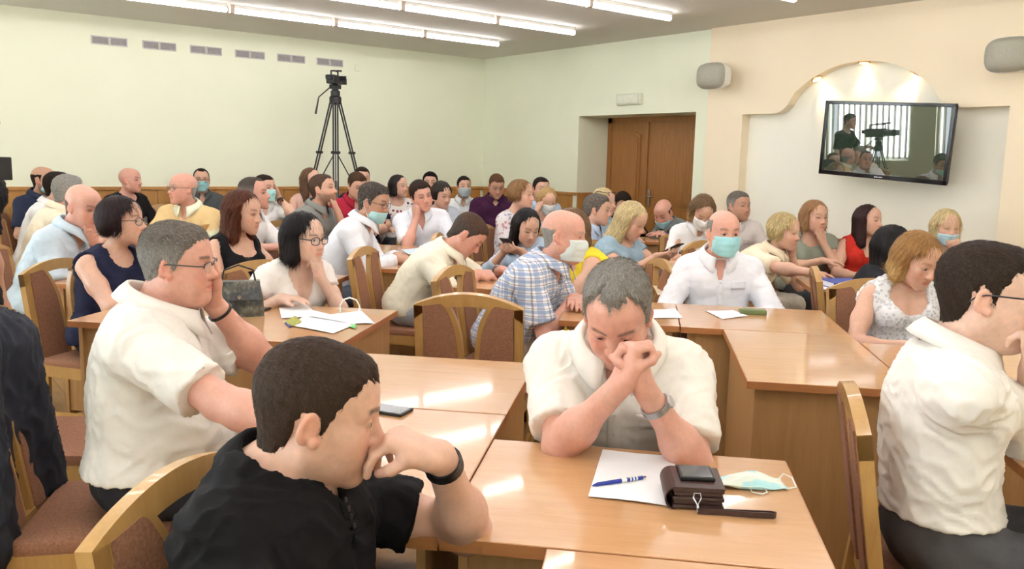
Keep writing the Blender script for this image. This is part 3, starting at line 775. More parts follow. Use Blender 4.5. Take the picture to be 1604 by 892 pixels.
def make_hair(hp, core, style, h, seed, root, Mh, sc, fem, dist=9):
    """mesh in head space, as a child of the person"""
    col = lin(HC[hp]) if isinstance(hp, str) else lin(hp)
    kind, opt = style[0], style[1] if len(style) > 1 else {}
    T = opt.get('t', 0.010)*0.72; low = opt.get('low', -0.1)
    lo = vec(-0.17, -0.22, min(-0.13, low-0.03))*sc; hi = vec(0.17, 0.16, 0.18)*sc
    F = Field(lo, np.eye(3), hi-lo, h)
    P = F.all(); X, Y, Z = [p/np.float32(sc) for p in P]
    if kind in ('crop', 'recede', 'fringe', 'ring'):
        for p in core[:3]: F.put(p, p.k)
        F.put(Cone(vec(0, -0.03, -0.03)*sc, vec(0, -0.035, -0.11)*sc, 0.056*sc, 0.054*sc), 0.03)
        az = np.arctan2(np.abs(X), Y+0.012)+0*Z
        g2 = None
        if kind == 'ring':
            hl = np.array(hairline('crop')); zl = np.interp(az, hl[:, 0], hl[:, 1])
            front = opt.get('front', 0.95); tz = opt.get('top', 0.055)
            g = np.minimum(Z-zl, (tz-Z)); g = np.minimum(g, (az-front)*0.09)
        else:
            hl = np.array(hairline(kind)); zl = np.interp(az, hl[:, 0], hl[:, 1]+opt.get('up', 0)*np.clip(1-hl[:, 0]/1.0, 0, 1))
            g = (Z-zl)
            if opt.get('bald'): g = np.minimum(g, np.sqrt(X**2+(Y-opt['bald'][0])**2)-opt['bald'][1]+np.maximum(0, 0.08-Z)*2)
        g = g+np.float32(0.0045)*(np.sin(X*310+seed)*np.sin(Z*270+Y*190)+np.sin(Y*330+X*120+seed))*np.float32(0.6)
        side = smooth01(0.03, 0.10, Z); T2 = T*(opt.get('side', 0.45)+(1-opt.get('side', 0.45))*side)
        quiff = opt.get('quiff', 0)*smooth01(0.02, 0.09, Y)*smooth01(0.04, 0.10, Z)
        nz = sines(seed, 9, (0.018, 0.05))
        t = (T2+quiff)*smooth01(-0.004, 0.034, g)-0.005*(1-smooth01(-0.010, 0.006, g))
        F.D = F.D-(t*sc).astype(np.float32)
        F.D = np.maximum(F.D, -(g+0.014).astype(np.float32)*sc)
        mat = M_HAIRS if T < 0.016 else M_HAIR
    else:
        # bob / long: a full head of hair falling past the ears, opened at the face
        vol = opt.get('vol', 0.022)*0.72
        F.put(Ell(vec(0, -0.016, 0.036)*sc, vec(0.0765+vol, 0.096+vol, 0.088+vol*0.8)*sc), 0.0)
        wid = opt.get('wid', 0.074)
        for s in (-1, 1):
            F.put(Cone(vec(s*wid*0.85, -0.018, 0.02)*sc, vec(s*wid, opt.get('fwd', -0.005), low+0.03)*sc, (0.030+vol*0.55)*sc, opt.get('tip', 0.030)*sc, flat=(vec(0, 1, 0), 1.45)), 0.03*sc)
        F.put(Cone(vec(0, -0.055, 0.0)*sc, vec(0, opt.get('bk', -0.07), low+0.035)*sc, 0.062*sc, opt.get('btip', 0.055)*sc, flat=(vec(1, 0, 0), 1.35)), 0.04*sc)
        fr = opt.get('fringe', 0.06)          # height of the hair edge over the face
        yc = opt.get('yc', 0.030); xo = X-opt.get('part', 0.0)
        zf = fr+0.012-opt.get('arc', 3.2)*xo**2
        c1 = (yc+0.35*np.clip(0.02-Z, 0, 0.15)*opt.get('sweep', 0.12)-Y)+0*Z; c2 = Z-zf+0*Y
        k_ = 0.03; hq = np.maximum(k_-np.abs(c1-c2), 0)/k_; cut = np.maximum(c1, c2)+hq*hq*k_*0.25
        F.D = np.maximum(F.D, -(cut*sc).astype(np.float32))
        nk = Cone(vec(0, -0.01, -0.09)*sc, vec(0, 0.0, -0.26)*sc, 0.048*sc, 0.05*sc, op='sub'); F.put(nk, 0.008)
        wob = sines(seed+3, 6, (0.03, 0.08))
        F.D = np.maximum(F.D, (low+0.012*np.sin(X*60+seed)+0.0*Z-Z).astype(np.float32)*sc)
        mat = M_HAIR
    v, f = F.mesh()
    if len(v) == 0: return None
    n = vnormals(v, f)
    u = v/sc
    if kind in ('bob', 'long'):
        th = np.arctan2(u[:, 0], u[:, 1]+0.02); rr = np.hypot(u[:, 0], u[:, 1])
        st = np.sin(th*26+seed+3*np.sin(u[:, 2]*30))+0.6*np.sin(th*47+1.7*seed+4*np.sin(u[:, 2]*22))+0.5*sines(seed, 6, (0.02, 0.05))(u)
        am = opt.get('amp', 0.0022)
        v = v+n*(st*am)[:, None]
        cv = 1+0.16*np.clip(st, -1.5, 1.5)
    else:
        st = sines(seed, 9, (0.008, 0.03))(u); v = v+n*(st*min(0.0028, T*0.22))[:, None]
        cv = 1+0.2*st
    C = col[None, :]*np.clip(cv, 0.4, 1.7)[:, None]
    if opt.get('tips'):
        k = smooth01(0.05, -0.08, u[:, 2])[:, None] if opt.get('tipdir', 1) > 0 else smooth01(0.05, 0.12, u[:, 2])[:, None]
        C = C*(1-k)+lin(HC[opt['tips']] if isinstance(opt['tips'], str) else opt['tips'])*np.clip(cv, 0.5, 1.6)[:, None]*k
    if opt.get('sides'):
        k = (1-smooth01(0.03, 0.085, u[:, 2]+0.25*np.clip(u[:, 1], -1, 0)*0+0.012*st))[:, None]*0.75
        C = C*(1-k)+lin(HC[opt['sides']])*np.clip(cv, 0.5, 1.6)[:, None]*k
    ho = np_obj('hair', v, f, mat, root, C, Mh)
    if dist < 7.2:
        # fine strands lying over the mass of hair
        r = np.random.RandomState(seed); N_ = int(np.clip(26000/dist**1.15, 2200, 16000))*(1 if kind in ('bob', 'long') else 1)
        ctr = v[f].mean(1); a_ = np.linalg.norm(np.cross(v[f[:, 2]]-v[f[:, 0]], v[f[:, 3]]-v[f[:, 1]]), axis=1)
        # only on the outside of the hair
        fi = r.choice(len(f), N_, p=a_/a_.sum())
        w4 = r.dirichlet((1, 1, 1, 1), N_); p = (v[f[fi]]*w4[:, :, None]).sum(1); nn = (n[f[fi]]*w4[:, :, None]).sum(1); nn /= np.linalg.norm(nn, axis=1)[:, None]+1e-9
        cc = (C[f[fi]]*w4[:, :, None]).sum(1)
        pd = np.min([q_.dist([p[:, i].astype(np.float32) for i in range(3)]) for q_ in core], axis=0); ok = pd > 0.0012
        p, nn, cc = p[ok], nn[ok], cc[ok]; N_ = len(p)
        if N_ == 0: return ho
        u = p/sc
        if kind in ('bob', 'long'):
            flow = np.stack([u[:, 0]*3, (u[:, 1]+0.02)*2, -np.full(N_, 0.35)+0*u[:, 0]], 1); ln = r.uniform(0.025, 0.06, N_); lift = 0.04
        else:
            flow = np.stack([u[:, 0]*opt.get('fx', 4), 0.30+0*u[:, 0]+np.where(u[:, 2] < 0.05, -0.25, 0)+opt.get('fy', 0), np.where(u[:, 2] < 0.06, -0.6, -0.05)], 1); ln = r.uniform(0.5, 1.5, N_)*np.clip(T*1.15, 0.004, 0.03); lift = opt.get('lift', 0.55 if T < 0.016 else 0.3)
        flow /= np.linalg.norm(flow, axis=1)[:, None]; flow += r.normal(0, 0.16 if kind in ('bob', 'long') else 0.24, (N_, 3)); flow /= np.linalg.norm(flow, axis=1)[:, None]
        tg = flow-nn*(flow*nn).sum(1)[:, None]; tg /= np.linalg.norm(tg, axis=1)[:, None]+1e-9
        d1 = tg+nn*lift; d1 /= np.linalg.norm(d1, axis=1)[:, None]; d2 = tg+nn*lift*0.0; sd = np.cross(tg, nn)
        wd = np.clip(0.00022*dist, 0.00035, 0.0011)
        q0 = p-nn*0.0015; q1 = q0+d1*(ln*0.55)[:, None]*sc; q2 = q1+d2*(ln*0.45)[:, None]*sc
        if kind in ('bob', 'long'): q2 = q2-nn*0.003
        vs = np.stack([q0-sd*wd, q0+sd*wd, q1+sd*wd*0.8, q1-sd*wd*0.8, q2+sd*wd*0.2, q2-sd*wd*0.2], 1).reshape(-1, 3)
        b = np.arange(N_)[:, None]*6
        fs = np.concatenate([b+np.array([[0, 1, 2, 3]]), b+np.array([[3, 2, 4, 5]])])
        cv2 = np.clip(r.normal(1, 0.30, N_), 0.35, 1.9)
        if opt.get('grey'): 
            gm = r.rand(N_) < opt['grey']; cc[gm] = lin((146, 141, 136))
        ho2 = np_obj('strands', vs, fs, M_STRAND, ho, np.repeat(cc*cv2[:, None], 6, 0)); ho2['kind'] = 'stuff'
    return ho
# ------------------------------------------------ whole figures
from mathutils.bvhtree import BVHTree
SEAT_PZ = 0.575
def aabb(prims, infl=0.0, pad=0.02):
    lo = np.full(3, 9.0); hi = -lo
    for p in prims:
        if p.op == 'sub': continue
        if isinstance(p, Cone):
            f = max(1, p.flat[1]) if p.flat else 1
            a = np.minimum(p.a-p.ra*f, p.b-p.rb*f); b = np.maximum(p.a+p.ra*f, p.b+p.rb*f)
        else:
            e = np.sqrt(((p.R*p.r[None, :])**2).sum(1)); a = p.c-e; b = p.c+e
        lo = np.minimum(lo, a); hi = np.maximum(hi, b)
    return lo-infl-pad, hi+infl+pad
def facing(H, beta):
    r = unit(vec(H[0], H[1], 0)); right = vec(r[1], -r[0], 0); b = math.radians(beta)
    return -math.cos(b)*r+math.sin(b)*right
SK = dict(fair=(230, 190, 168), mid=(220, 174, 150), tan=(200, 152, 126), red=(222, 166, 146), pale=(236, 200, 182))
PERSONS = {}
def person(id, label, px, top, t, face=60, look=None, pitch=0, roll=0, lean=0.10, side=0.0, fem=False, sc=1.0, skin='mid', hair=None, hcol='dark',
           shirt=None, trousers=(52, 54, 62), R='rest', L='rest', glasses=None, mask=None, beard=0.0, belly=0.0, twist=0.0, tilt=0.0, hunch=None,
           stand=False, jaw=1.0, fat=0.0, eyes=0.55, tname=None, chair_label=None, collar=None, watch=None, h=None, head_sc=None, neckd=0.098, broad=1.0, mouth=0, pos=None, zfix=None, legs=True, lab_short=None, dchair=0.0, no_chair=False, ear=True, earrings=False, brow=None, seat_shift=(0, 0), group=None, wr=1.0):
    head_sc = head_sc or sc*(0.96 if fem else 1.0)
    look = face if look is None else look
    Pt = at_depth(px, top, t)
    if zfix: Pt = at_z(px, top, zfix)
    if pos is not None: Pt = vec(*pos)
    Hw = Pt-vec(0, 0, 0.117*head_sc)
    fd = facing(Hw, face); ld = facing(Hw, look)
    psi = math.atan2(fd[1], fd[0])-math.pi/2
    hy = math.degrees(math.atan2(ld[1], ld[0])-math.atan2(fd[1], fd[0])); hy = (hy+180) % 360-180
    c, s_ = math.cos(psi), math.sin(psi); RZ = np.array([[c, -s_, 0], [s_, c, 0], [0, 0, 1]])
    root_xy = (Hw-RZ@vec(side, lean, 0))[:2]; O = vec(root_xy[0], root_xy[1], 0)
    toL = lambda p: RZ.T@(np.asarray(p, float)-O)
    dirL = lambda d: RZ.T@np.asarray(d, float)
    Hc = vec(side, lean, Hw[2]); Rh = euler_head(hy, pitch, roll)
    hb = float(np.clip(0.0030*t+0.0015, 0.0058, 0.0155)); hh = float(np.clip(0.00165*t, 0.0026, 0.0085)); hd = float(np.clip(0.0017*t, 0.0028, 0.0065))
    PZ = SEAT_PZ if not stand else 0.93*sc
    root = empty('person', (O[0], O[1], 0), psi, label=label, cat='person', group=group)
    seed = int(id*7+3)
    # ---- skeleton
    p0 = vec(0, 0, PZ); Ab = Hc+Rh@vec(0, -0.03, -0.05)*head_sc
    N = Ab+vec(0, -0.030-0.035*max(0, math.sin(math.radians(pitch))), -neckd*sc)
    if hunch is None: hunch = 0.02+0.12*max(0, lean-0.05)
    cp = (p0+N)/2+vec(0, -hunch, 0.03)
    S = lambda q: (1-q)**2*p0+2*q*(1-q)*cp+q*q*N
    tw = math.radians(twist); xr0 = vec(math.cos(tw), math.sin(tw), -math.sin(math.radians(tilt)))
    def frame(q):
        T = unit(2*(1-q)*(cp-p0)+2*q*(N-cp)); x = xr0*q+vec(1, 0, 0)*(1-q); x = unit(x-T*np.dot(x, T)); n = np.cross(T, x)
        return np.stack([x, n, T], 1)
    b = broad
    Fp, Fa, Fc, Fs = frame(0.0), frame(0.3), frame(0.66), frame(0.9)
    g = lambda x: x*sc
    if fem:
        torso = [Ell(p0+vec(0, 0, 0.0), (g(0.175*b), g(0.135), g(0.105)), Fp, k=0.05), Ell(S(0.33), (g(0.130*b), g(0.105), g(0.15)), Fa, k=0.05), Ell(S(0.66), (g(0.138*b), g(0.105), g(0.16)), Fc, k=0.05)]
        for q in (-1, 1): torso.append(Ell(S(0.62)+Fc@vec(q*0.068*b, 0.078, 0)*sc, (g(0.062), g(0.058), g(0.062)), Fc, k=0.03))
        sw, r0, r1, r2 = g(0.143*b), g(0.042*b), g(0.035*b), g(0.0245*b**0.5)
        torso += [Cone(S(0.86)-Fs[:, 0]*g(0.10*b), S(0.86)+Fs[:, 0]*g(0.10*b), g(0.055), g(0.055), k=0.04)]
    else:
        torso = [Ell(p0+vec(0, 0, 0.0), (g(0.165*b), g(0.132), g(0.11)), Fp, k=0.05), Ell(S(0.33), (g(0.150*b), g(0.118), g(0.16)), Fa, k=0.05), Ell(S(0.66), (g(0.160*b), g(0.118), g(0.18)), Fc, k=0.05)]
        for q in (-1, 1): torso.append(Ell(S(0.72)+Fc@vec(q*0.075*b, 0.070, 0)*sc, (g(0.075), g(0.050), g(0.065)), Fc, k=0.04))
        sw, r0, r1, r2 = g(0.162*b), g(0.051), g(0.042), g(0.028)
        torso += [Cone(S(0.85)-Fs[:, 0]*g(0.11*b), S(0.85)+Fs[:, 0]*g(0.11*b), g(0.064), g(0.064), k=0.04)]
    if belly: torso.append(Ell(S(0.27)+Fa@vec(0, 0.055+0.035*belly, 0)*sc, (g(0.155*b), g(0.10+0.03*belly), g(0.145)), Fa, k=0.06))
    J = {q: S(0.86)+Fs[:, 0]*sw*q+Fs@vec(0, 0.0, -0.010) for q in (-1, 1)}
    for q in (-1, 1):
        torso.append(Ell(J[q]-Fs[:, 0]*g(0.012)*q, (r0*1.06,)*3, k=0.04))
        torso.append(Cone(N+vec(0, -0.014, -0.018)*sc, J[q]+vec(0, 0, 0.010)-Fs[:, 0]*q*g(0.03), g(0.027), g(0.032), k=0.04))
    skin_torso = [Ell(torso[0].c, torso[0].r*0.86, torso[0].R, torso[0].k)]+torso[1:]
    nr = g(0.047 if fem else 0.058)*(1+0.08*fat)
    neck = [Cone(N-unit(Ab-N)*0.03, Ab+Rh@vec(0, 0.012, -0.012)*head_sc, nr*1.08, nr*0.98, k=0.03)]
    # ---- arms
    def P3(p):
        k = p[0]
        if k == 'L': return vec(*p[1:])
        if k == 'H': return Hc+Rh@(vec(*p[1:])*head_sc)
        if k == 'P': return toL(at_depth(p[1], p[2], p[3]))
        if k == 'Z': return toL(at_z(p[1], p[2], p[3]))
        if k == 'U': return toL(UV(*p[1:]))
    def D3(d):
        if d[0] == 'V': return dirL(d[1]*CR-d[2]*CD-d[3]*CF)
        if d[0] == 'H': return Rh@vec(*d[1:])
        return vec(*d)
    def preset(nm, q):
        if isinstance(nm, dict): return nm
        return {
         'rest': dict(w=('L', q*0.08, 0.42, 0.790), e=('L', q*0.45, 0.10, 0.60), f=(-q*0.75, 0.65, 0), n=(0, 0, -1), curl=(12, 18, 10)),
         'rest_in': dict(w=('L', q*0.02, 0.36, 0.795), e=('L', q*0.5, 0.1, 0.6), f=(-q*0.95, 0.3, 0), n=(0, 0, -1), curl=(12, 18, 10)),
         'write': dict(w=('L', q*0.06, 0.44, 0.79), e=('L', q*0.5, 0.1, 0.6), f=(-q*0.5, 0.85, -0.05), n=(-q*0.5, 0, -0.85), curl=(45, 45, 25), thumb='in'),
         'lap': dict(w=('L', q*0.12, 0.30, 0.70), e=('L', q*0.5, -0.1, 0.6), f=(-q*0.4, 0.9, -0.1), n=(0, 0, -1), curl=(20, 30, 15)),
         'hang': dict(w=('L', q*0.27, 0.06, PZ-0.10), e=('L', q*0.4, -0.3, 0.9), f=(0, 0.1, -1), n=(-q, 0, 0), curl=(20, 25, 15)),
         'chin': dict(w=('H', q*0.035, 0.085, -0.185), e=('L', q*0.30, 0.55, 0.2), f=('H', -q*0.25, -0.05, 1), n=('H', -q*0.35, -1, -0.1), curl=(62, 75, 35), thumb='side'),
         'mouth': dict(w=('H', q*0.055, 0.120, -0.150), e=('L', q*0.30, 0.55, 0.2), f=('H', -q*0.45, 0.05, 0.9), n=('H', -q*0.2, -1, 0.0), curl=(55, 70, 35), thumb='side'),
         'cheek': dict(w=('H', q*0.088, 0.045, -0.155), e=('L', q*0.34, 0.5, 0.2), f=('H', -q*0.1, -0.15, 1), n=('H', -q, -0.25, 0), curl=(35, 60, 30), thumb='side'),
         'temple': dict(w=('H', q*0.112, 0.055, -0.085), e=('L', q*0.40, 0.5, 0.2), f=('H', -q*0.25, -0.25, 0.95), n=('H', -q, -0.1, 0), curl=(40, 75, 35), thumb='side'),
         'phone': dict(w=('L', q*0.06, 0.34, 0.86), e=('L', q*0.45, 0.05, 0.5), f=(-q*0.35, 0.85, 0.2), n=(-q*0.5, -0.1, 0.85), curl=(30, 45, 30), thumb='in'),
        }[nm]
    arms = {}; armp = {}; handp = {}; info = {}
    for q, nm in ((1, R), (-1, L)):
        if nm is None: continue
        d = preset(nm, q)
        l1, l2 = g(0.285 if not fem else 0.265), g(0.250 if not fem else 0.235)
        W = P3(d['w']); E = P3(d['e'])
        E, W = ik(J[q], W, E, l1*d.get('len', 1.0), l2*d.get('len2', 1.0))
        f = unit(D3(d['f'])) if d.get('f') is not None else unit(W-E)
        n = unit(D3(d['n']))
        pr = [Cone(J[q], E, r0, r1, k=0.02), Ell((J[q]*0.55+E*0.45)+0, (r0*0.99,)*3, k=0.03), Cone(E, W, r1*0.97, r2, k=0.02),
              Ell(E*0.72+W*0.28, (r1*1.06,)*3, k=0.04), Ell(E, (r1*0.99,)*3, k=0.015)]
        sd = np.cross(f, n)*(-q)                   # thumb side: for the right hand, palm down, thumb points to the left
        hp_ = hand_prims(W, f, n, sd, d.get('curl', (20, 25, 15)), d.get('spread', 0.15), sc*(0.9 if fem else 1.0)*1.0, d.get('thumb', 'out'))
        armp[q] = pr; handp[q] = hp_; info[q] = (J[q], E, W, f, n)
    # ---- skin
    hp, core = head_prims(fem, jaw, ear, eyes, fat)
    hp = scale_prims(hp, head_sc); core_l = core
    hw = xf_prims(hp, Rh, Hc)
    base = lin(SK[skin]) if isinstance(skin, str) else lin(skin)
    parts_v, parts_f, parts_c = [], [], []; nv = 0
    boxes = []
    # fine head block in head space
    hlo = vec(-0.115, -0.135, -0.165)*head_sc; hhi = vec(0.115, 0.150, 0.150)*head_sc
    def full_field(F, groups):
        out = None
        for gprims in groups:
            F.D = np.full(F.n, F.big, np.float32)
            for p in gprims: F.put(p, p.k)
            if out is None: out = F.D
            else:
                k = 0.006; hq = np.maximum(k-np.abs(out-F.D), 0)/k; out = np.minimum(out, F.D)-hq*hq*(k*0.25)
        F.D = out
    base_groups = [torso+neck+hw]
    for q in armp:
        base_groups.append(armp[q]+handp[q])
    def emit_block(F, colfn, drop=None):
        nonlocal nv
        v, f = F.mesh()
        if len(v) == 0: return
        if drop is not None:
            cen = v[f].mean(1); keep = np.ones(len(f), bool)
            for (O_, R_, sz, mg) in drop:
                l = (cen-O_)@R_; keep &= ~np.all((l > mg) & (l < sz-mg), axis=1)
            f = f[keep]
            used = np.unique(f); mp = np.full(len(v), -1, np.int64); mp[used] = np.arange(len(used)); v = v[used]; f = mp[f]
        parts_v.append(v); parts_f.append(f+nv); parts_c.append(colfn(v)); nv += len(v)
    F = Field(Hc+Rh@hlo, Rh, hhi-hlo, hh)
    full_field_head = [torso+neck+hw]
    full_field(F, full_field_head)
    # crop the grid's outer layer so the block stays open at its border
    browc = lin(HC[brow]) if brow else (lin(HC[hcol])*0.9 if isinstance(hcol, str) else lin(hcol)*0.8)
    nz1, nz2 = sines(seed, 8, (0.01, 0.03)), sines(seed+1, 8, (0.004, 0.01))
    def head_col(v):
        u = ((v-Hc)@Rh)/head_sc; x, y, z = np.abs(u[:, 0]), u[:, 1], u[:, 2]
        C = np.tile(base, (len(v), 1))
        def lay(k, c, a=1.0):
            nonlocal C
            k = np.clip(k, 0, 1)[:, None]*a; C = C*(1-k)+np.asarray(c)*k
        red = base*vec(1.04, 0.80, 0.76)
        fr = smooth01(0.0, 0.05, y)
        lay(np.exp(-(((x-0.042)/0.022)**2+((z+0.03)/0.024)**2))*fr, red, 0.6)
        lay(np.exp(-((x/0.014)**2+((z+0.03)/0.016)**2))*smooth01(0.08, 0.1, y), red, 0.6)
        lay(smooth01(0.071, 0.08, x)*smooth01(-0.05, -0.03, z)*smooth01(0.04, 0.03, z)*(y > -0.04), red, 0.7)
        lip = np.exp(-(((z+0.0645)/0.0095)**4+(x/(0.024))**4))*smooth01(0.07, 0.085, y)
        lay(lip, base*vec(0.86, 0.52, 0.50) if not fem else base*vec(0.86, 0.42, 0.42), 0.75)
        zb = 0.0285+0.004*np.sin(np.clip((x-0.012)/0.04, 0, 1)*2.6)
        bk = np.exp(-((z-zb)/0.0052)**4)*smooth01(0.010, 0.016, x)*smooth01(0.056, 0.046, x)*smooth01(0.03, 0.05, y)
        lay(bk*(0.85+0.3*nz2(u)), browc, 0.85 if not fem else 0.75)
        es = np.exp(-(((x-0.0315)/0.0165)**4+((z-0.0065)/0.0058)**4))*smooth01(0.05, 0.07, y)
        if t > 4.5: lay(es, browc*0.5, 0.8)
        else: lay(es*(np.abs(z-0.0085) < 0.006), base*vec(0.5, 0.36, 0.32), 0.6)
        if beard:
            bd = smooth01(-0.030, -0.055, z-0.25*np.clip(0.05-y, 0, 0.06))*smooth01(-0.03, 0.015, y)
            mo = np.exp(-(((z+0.046)/0.008)**2+(x/0.028)**4))*fr
            ck = np.maximum(bd*(1-0.6*np.exp(-(((z+0.0645)/0.008)**2+(x/0.024)**4))), mo)
            lay(ck*(0.9+0.25*nz2(u)), browc*1.1, min(1, beard)*0.8)
        C *= (1+0.05*nz1(u))[:, None]
        return np.clip(C, 0.002, 1)
    # mesh the head block as an open patch
    Dh = F.D
    vh, fh = snets(Dh); vh = F.O+(vh*F.h)@F.R.T
    # extra arm/hand fields are separate solids; keep the head patch as it is
    parts_v.append(vh); parts_f.append(fh+nv); parts_c.append(head_col(vh)); nv += len(vh)
    boxes.append((F.O, F.R, (np.array(F.n)-1)*F.h, hb*0.8))
    bodyp = torso+neck
    lo, hi = aabb(bodyp+sum(armp.values(), []))
    FB = Field(lo, np.eye(3), hi-lo, hb)
    gr = [skin_torso+neck+core_l_world(core, Rh, Hc)]
    # hands as fine blocks
    hboxes = []
    for q in handp:
        J_, E_, W_, f_, n_ = info[q]
        l2_, h2_ = aabb(handp[q]+[Cone(W_-unit(W_-E_)*0.055, W_, r2*1.2, r2)], 0, 0.008)
        FH = Field(l2_, np.eye(3), h2_-l2_, hd)
        for p in armp[q][2:]+handp[q]: FH.put(p, p.k)
        # open at the wrist side: cut by plane slightly up the forearm
        ax = unit(W_-E_)
        vh2, fh2 = snets(np.pad(FH.D, 1, mode='edge')); vh2 = FH.O+((vh2-1)*FH.h)@FH.R.T
        if len(vh2) == 0: continue
        keep = (vh2[fh2].mean(1)-W_)@ax > -0.05; fh2 = fh2[keep]
        used = np.unique(fh2); mp = np.full(len(vh2), -1, np.int64); mp[used] = np.arange(len(used)); vh2 = vh2[used]; fh2 = mp[fh2]
        nzh = sines(seed+q, 6, (0.02, 0.05))
        ch = np.tile(base, (len(vh2), 1))*(1+0.06*nzh(vh2))[:, None]
        parts_v.append(vh2); parts_f.append(fh2+nv); parts_c.append(ch); nv += len(vh2)
        hboxes.append((W_, ax))
    groups = [gr[0]]+[armp[q]+handp[q][:5] for q in armp]
    full_field(FB, groups)
    v, f = FB.mesh(); cen = v[f].mean(1); keep = np.ones(len(f), bool)
    for (O_, R_, sz, mg) in boxes:
        l = (cen-O_)@R_; keep &= ~np.all((l > mg) & (l < sz-mg), axis=1)
    for q in handp:
        W_, ax = info[q][2], unit(info[q][2]-info[q][1])
        l = (cen-W_)@ax; near = (l > -0.018) & (np.linalg.norm(cen-W_, axis=1) < 0.20)
        if near.any():
            c3 = [cen[near][:, i].astype(np.float32) for i in range(3)]
            own = np.min([p.dist(c3) for p in armp[q][2:3]+handp[q]], axis=0)
            oth = np.min([p.dist(c3) for p in torso+neck+sum([armp[z] for z in armp if z != q], [])], axis=0)
            kk = np.zeros(len(cen), bool); kk[np.where(near)[0][(own < 0.012) & (own < oth+0.004)]] = True
            keep &= ~kk
    f = f[keep]; used = np.unique(f); mp = np.full(len(v), -1, np.int64); mp[used] = np.arange(len(used)); v = v[used]; f = mp[f]
    nzb = sines(seed+5, 7, (0.03, 0.09))
    parts_v.append(v); parts_f.append(f+nv); parts_c.append(np.tile(base, (len(v), 1))*(1+0.05*nzb(v))[:, None]); nv += len(v)
    body = np_obj('body', np.concatenate(parts_v), np.concatenate(parts_f), M_SKIN, root, np.concatenate(parts_c))
    Mh = Matrix.Translation(Vector(Hc)) @ Matrix(Rh.tolist()).to_4x4()
    # ---- eyes
    if t <= 4.5 and eyes > 0:
        for q in (-1, 1):
            m = MB(); R_e = 0.0128*head_sc; pr = [(R_e*math.sin(a), -R_e*math.cos(a)) for a in [math.pi*i/10 for i in range(11)]]
            m.lathe([(max(r, 1e-4), z) for r, z in pr], 14)
            o = m.build('eye', M_EYE, root, smooth=True)
            # lathe axis z -> the eye looks along +y of head space
            o.data.transform(Matrix.Rotation(-math.pi/2, 4, 'X'))
            o.matrix_local = Mh @ Matrix.Translation((q*0.0315*(0.95 if fem else 1)*head_sc, 0.0795*head_sc, 0.006*head_sc))
    if hair: make_hair(hcol, core, hair, max(hh*1.05, 0.003), seed, root, Mh, head_sc, fem, t)
    # ---- shirt
    sh = dict(kind='short', col=(236, 234, 230), neck='collar', loose=0.014, hem=0.045, mat=None)
    sh.update(shirt or {})
    lo_ = sh['loose']; hs = max(0.0055, hb*0.95)
    sleeve = {'short': 0.80, 'long': 2.0, 'none': 0.0, 'elbow': 1.15, 'cap': 0.35, 'roll': 1.45}[sh['kind']]
    sleeve = sh.get('sl', sleeve)
    traps = [p for p in torso if isinstance(p, Cone) and abs(np.linalg.norm(p.a-N)) < 0.05]
    groups = [[(p, 0.005 if any(p is z for z in traps) else lo_+(0.006 if i == 0 else 0)) for i, p in enumerate(torso)]]
    sprims = list(torso)
    for q in armp:
        J_, E_, W_, f_, n_ = info[q]; gp = []
        if sleeve > 0:
            fr = min(1.0, sleeve)
            e = J_+(E_-J_)*min(1.0, fr+0.06)
            gp += [(Cone(J_, e, r0*1.04, (r0*(1-fr)+r1*fr)*(1.18 if sleeve < 1 else 1.06), k=0.03), lo_*1.1), (Ell(J_, (r0*1.08,)*3, k=0.03), lo_)]
            if sleeve > 1:
                w = E_+(W_-E_)*min(0.93, sleeve-1.0); gp += [(Cone(E_, w, r1*1.06, r2*1.32, k=0.02), lo_*0.85), (Ell(E_, (r1*1.05,)*3, k=0.02), lo_*0.9)]
        groups.append(gp); sprims += [p for p, _ in gp]
    lo3, hi3 = aabb(sprims, 0.03)
    lo3[2] = max(lo3[2], PZ-0.13)
    FS = Field(lo3, np.eye(3), hi3-lo3, hs)
    out = None
    for gi, gp in enumerate(groups):
        FS.D = np.full(FS.n, FS.big, np.float32)
        for p, i in gp: FS.put(p, p.k, i)
        D = FS.D
        if gi > 0 and 0 < sleeve:
            q = list(armp)[gi-1]; J_, E_, W_, f_, n_ = info[q]
            if sleeve < 1: cpt, cn = J_+(E_-J_)*sleeve, unit(E_-J_)
            else: cpt, cn = E_+(W_-E_)*min(0.93, sleeve-1.0), unit(W_-E_)
            Pg = FS.all(); dd = sum((Pg[i]-np.float32(cpt[i]))*np.float32(cn[i]) for i in range(3))
            D = np.maximum(D, dd)
        if gi > 0 and sleeve == 0: continue
        if out is None: out = D
        else:
            k = 0.02; hq = np.maximum(k-np.abs(out-D), 0)/k; out = np.minimum(out, D)-hq*hq*(k*0.25)
    FS.D = out
    nd = unit(Ab-N); nk = sh['neck']
    FS.put(Cone(N-nd*0.06, N+nd*0.14, nr*1.06+0.003, nr*1.5, op='sub'), 0.004)
    if nk in ('collar', 'polo'):
        op = sh.get('open', 0.07)
        FS.put(Cone(N+Fs@vec(0, 0.085, -0.01), N+Fs@vec(0, 0.135, -op-0.01), 0.034, 0.006, op='sub'), 0.004)
    elif nk == 'round': FS.put(Ell(N+Fs@vec(0, 0.045, 0.0), (0.078, 0.075, 0.055), Fs, op='sub'), 0.005)
    elif nk == 'v': FS.put(Cone(N+Fs@vec(0, 0.07, 0.01), N+Fs@vec(0, 0.15, -sh.get('open', 0.16)), 0.066, 0.012, op='sub'), 0.005)
    elif nk == 'scoop': FS.put(Ell(N+Fs@vec(0, 0.08, -0.02), (0.085, 0.11, 0.085), Fs, op='sub'), 0.005)
    elif nk == 'square':
        FS.put(Ell(N+Fs@vec(0, 0.08, -0.02), (0.095, 0.12, 0.085), Fs, op='sub'), 0.005)
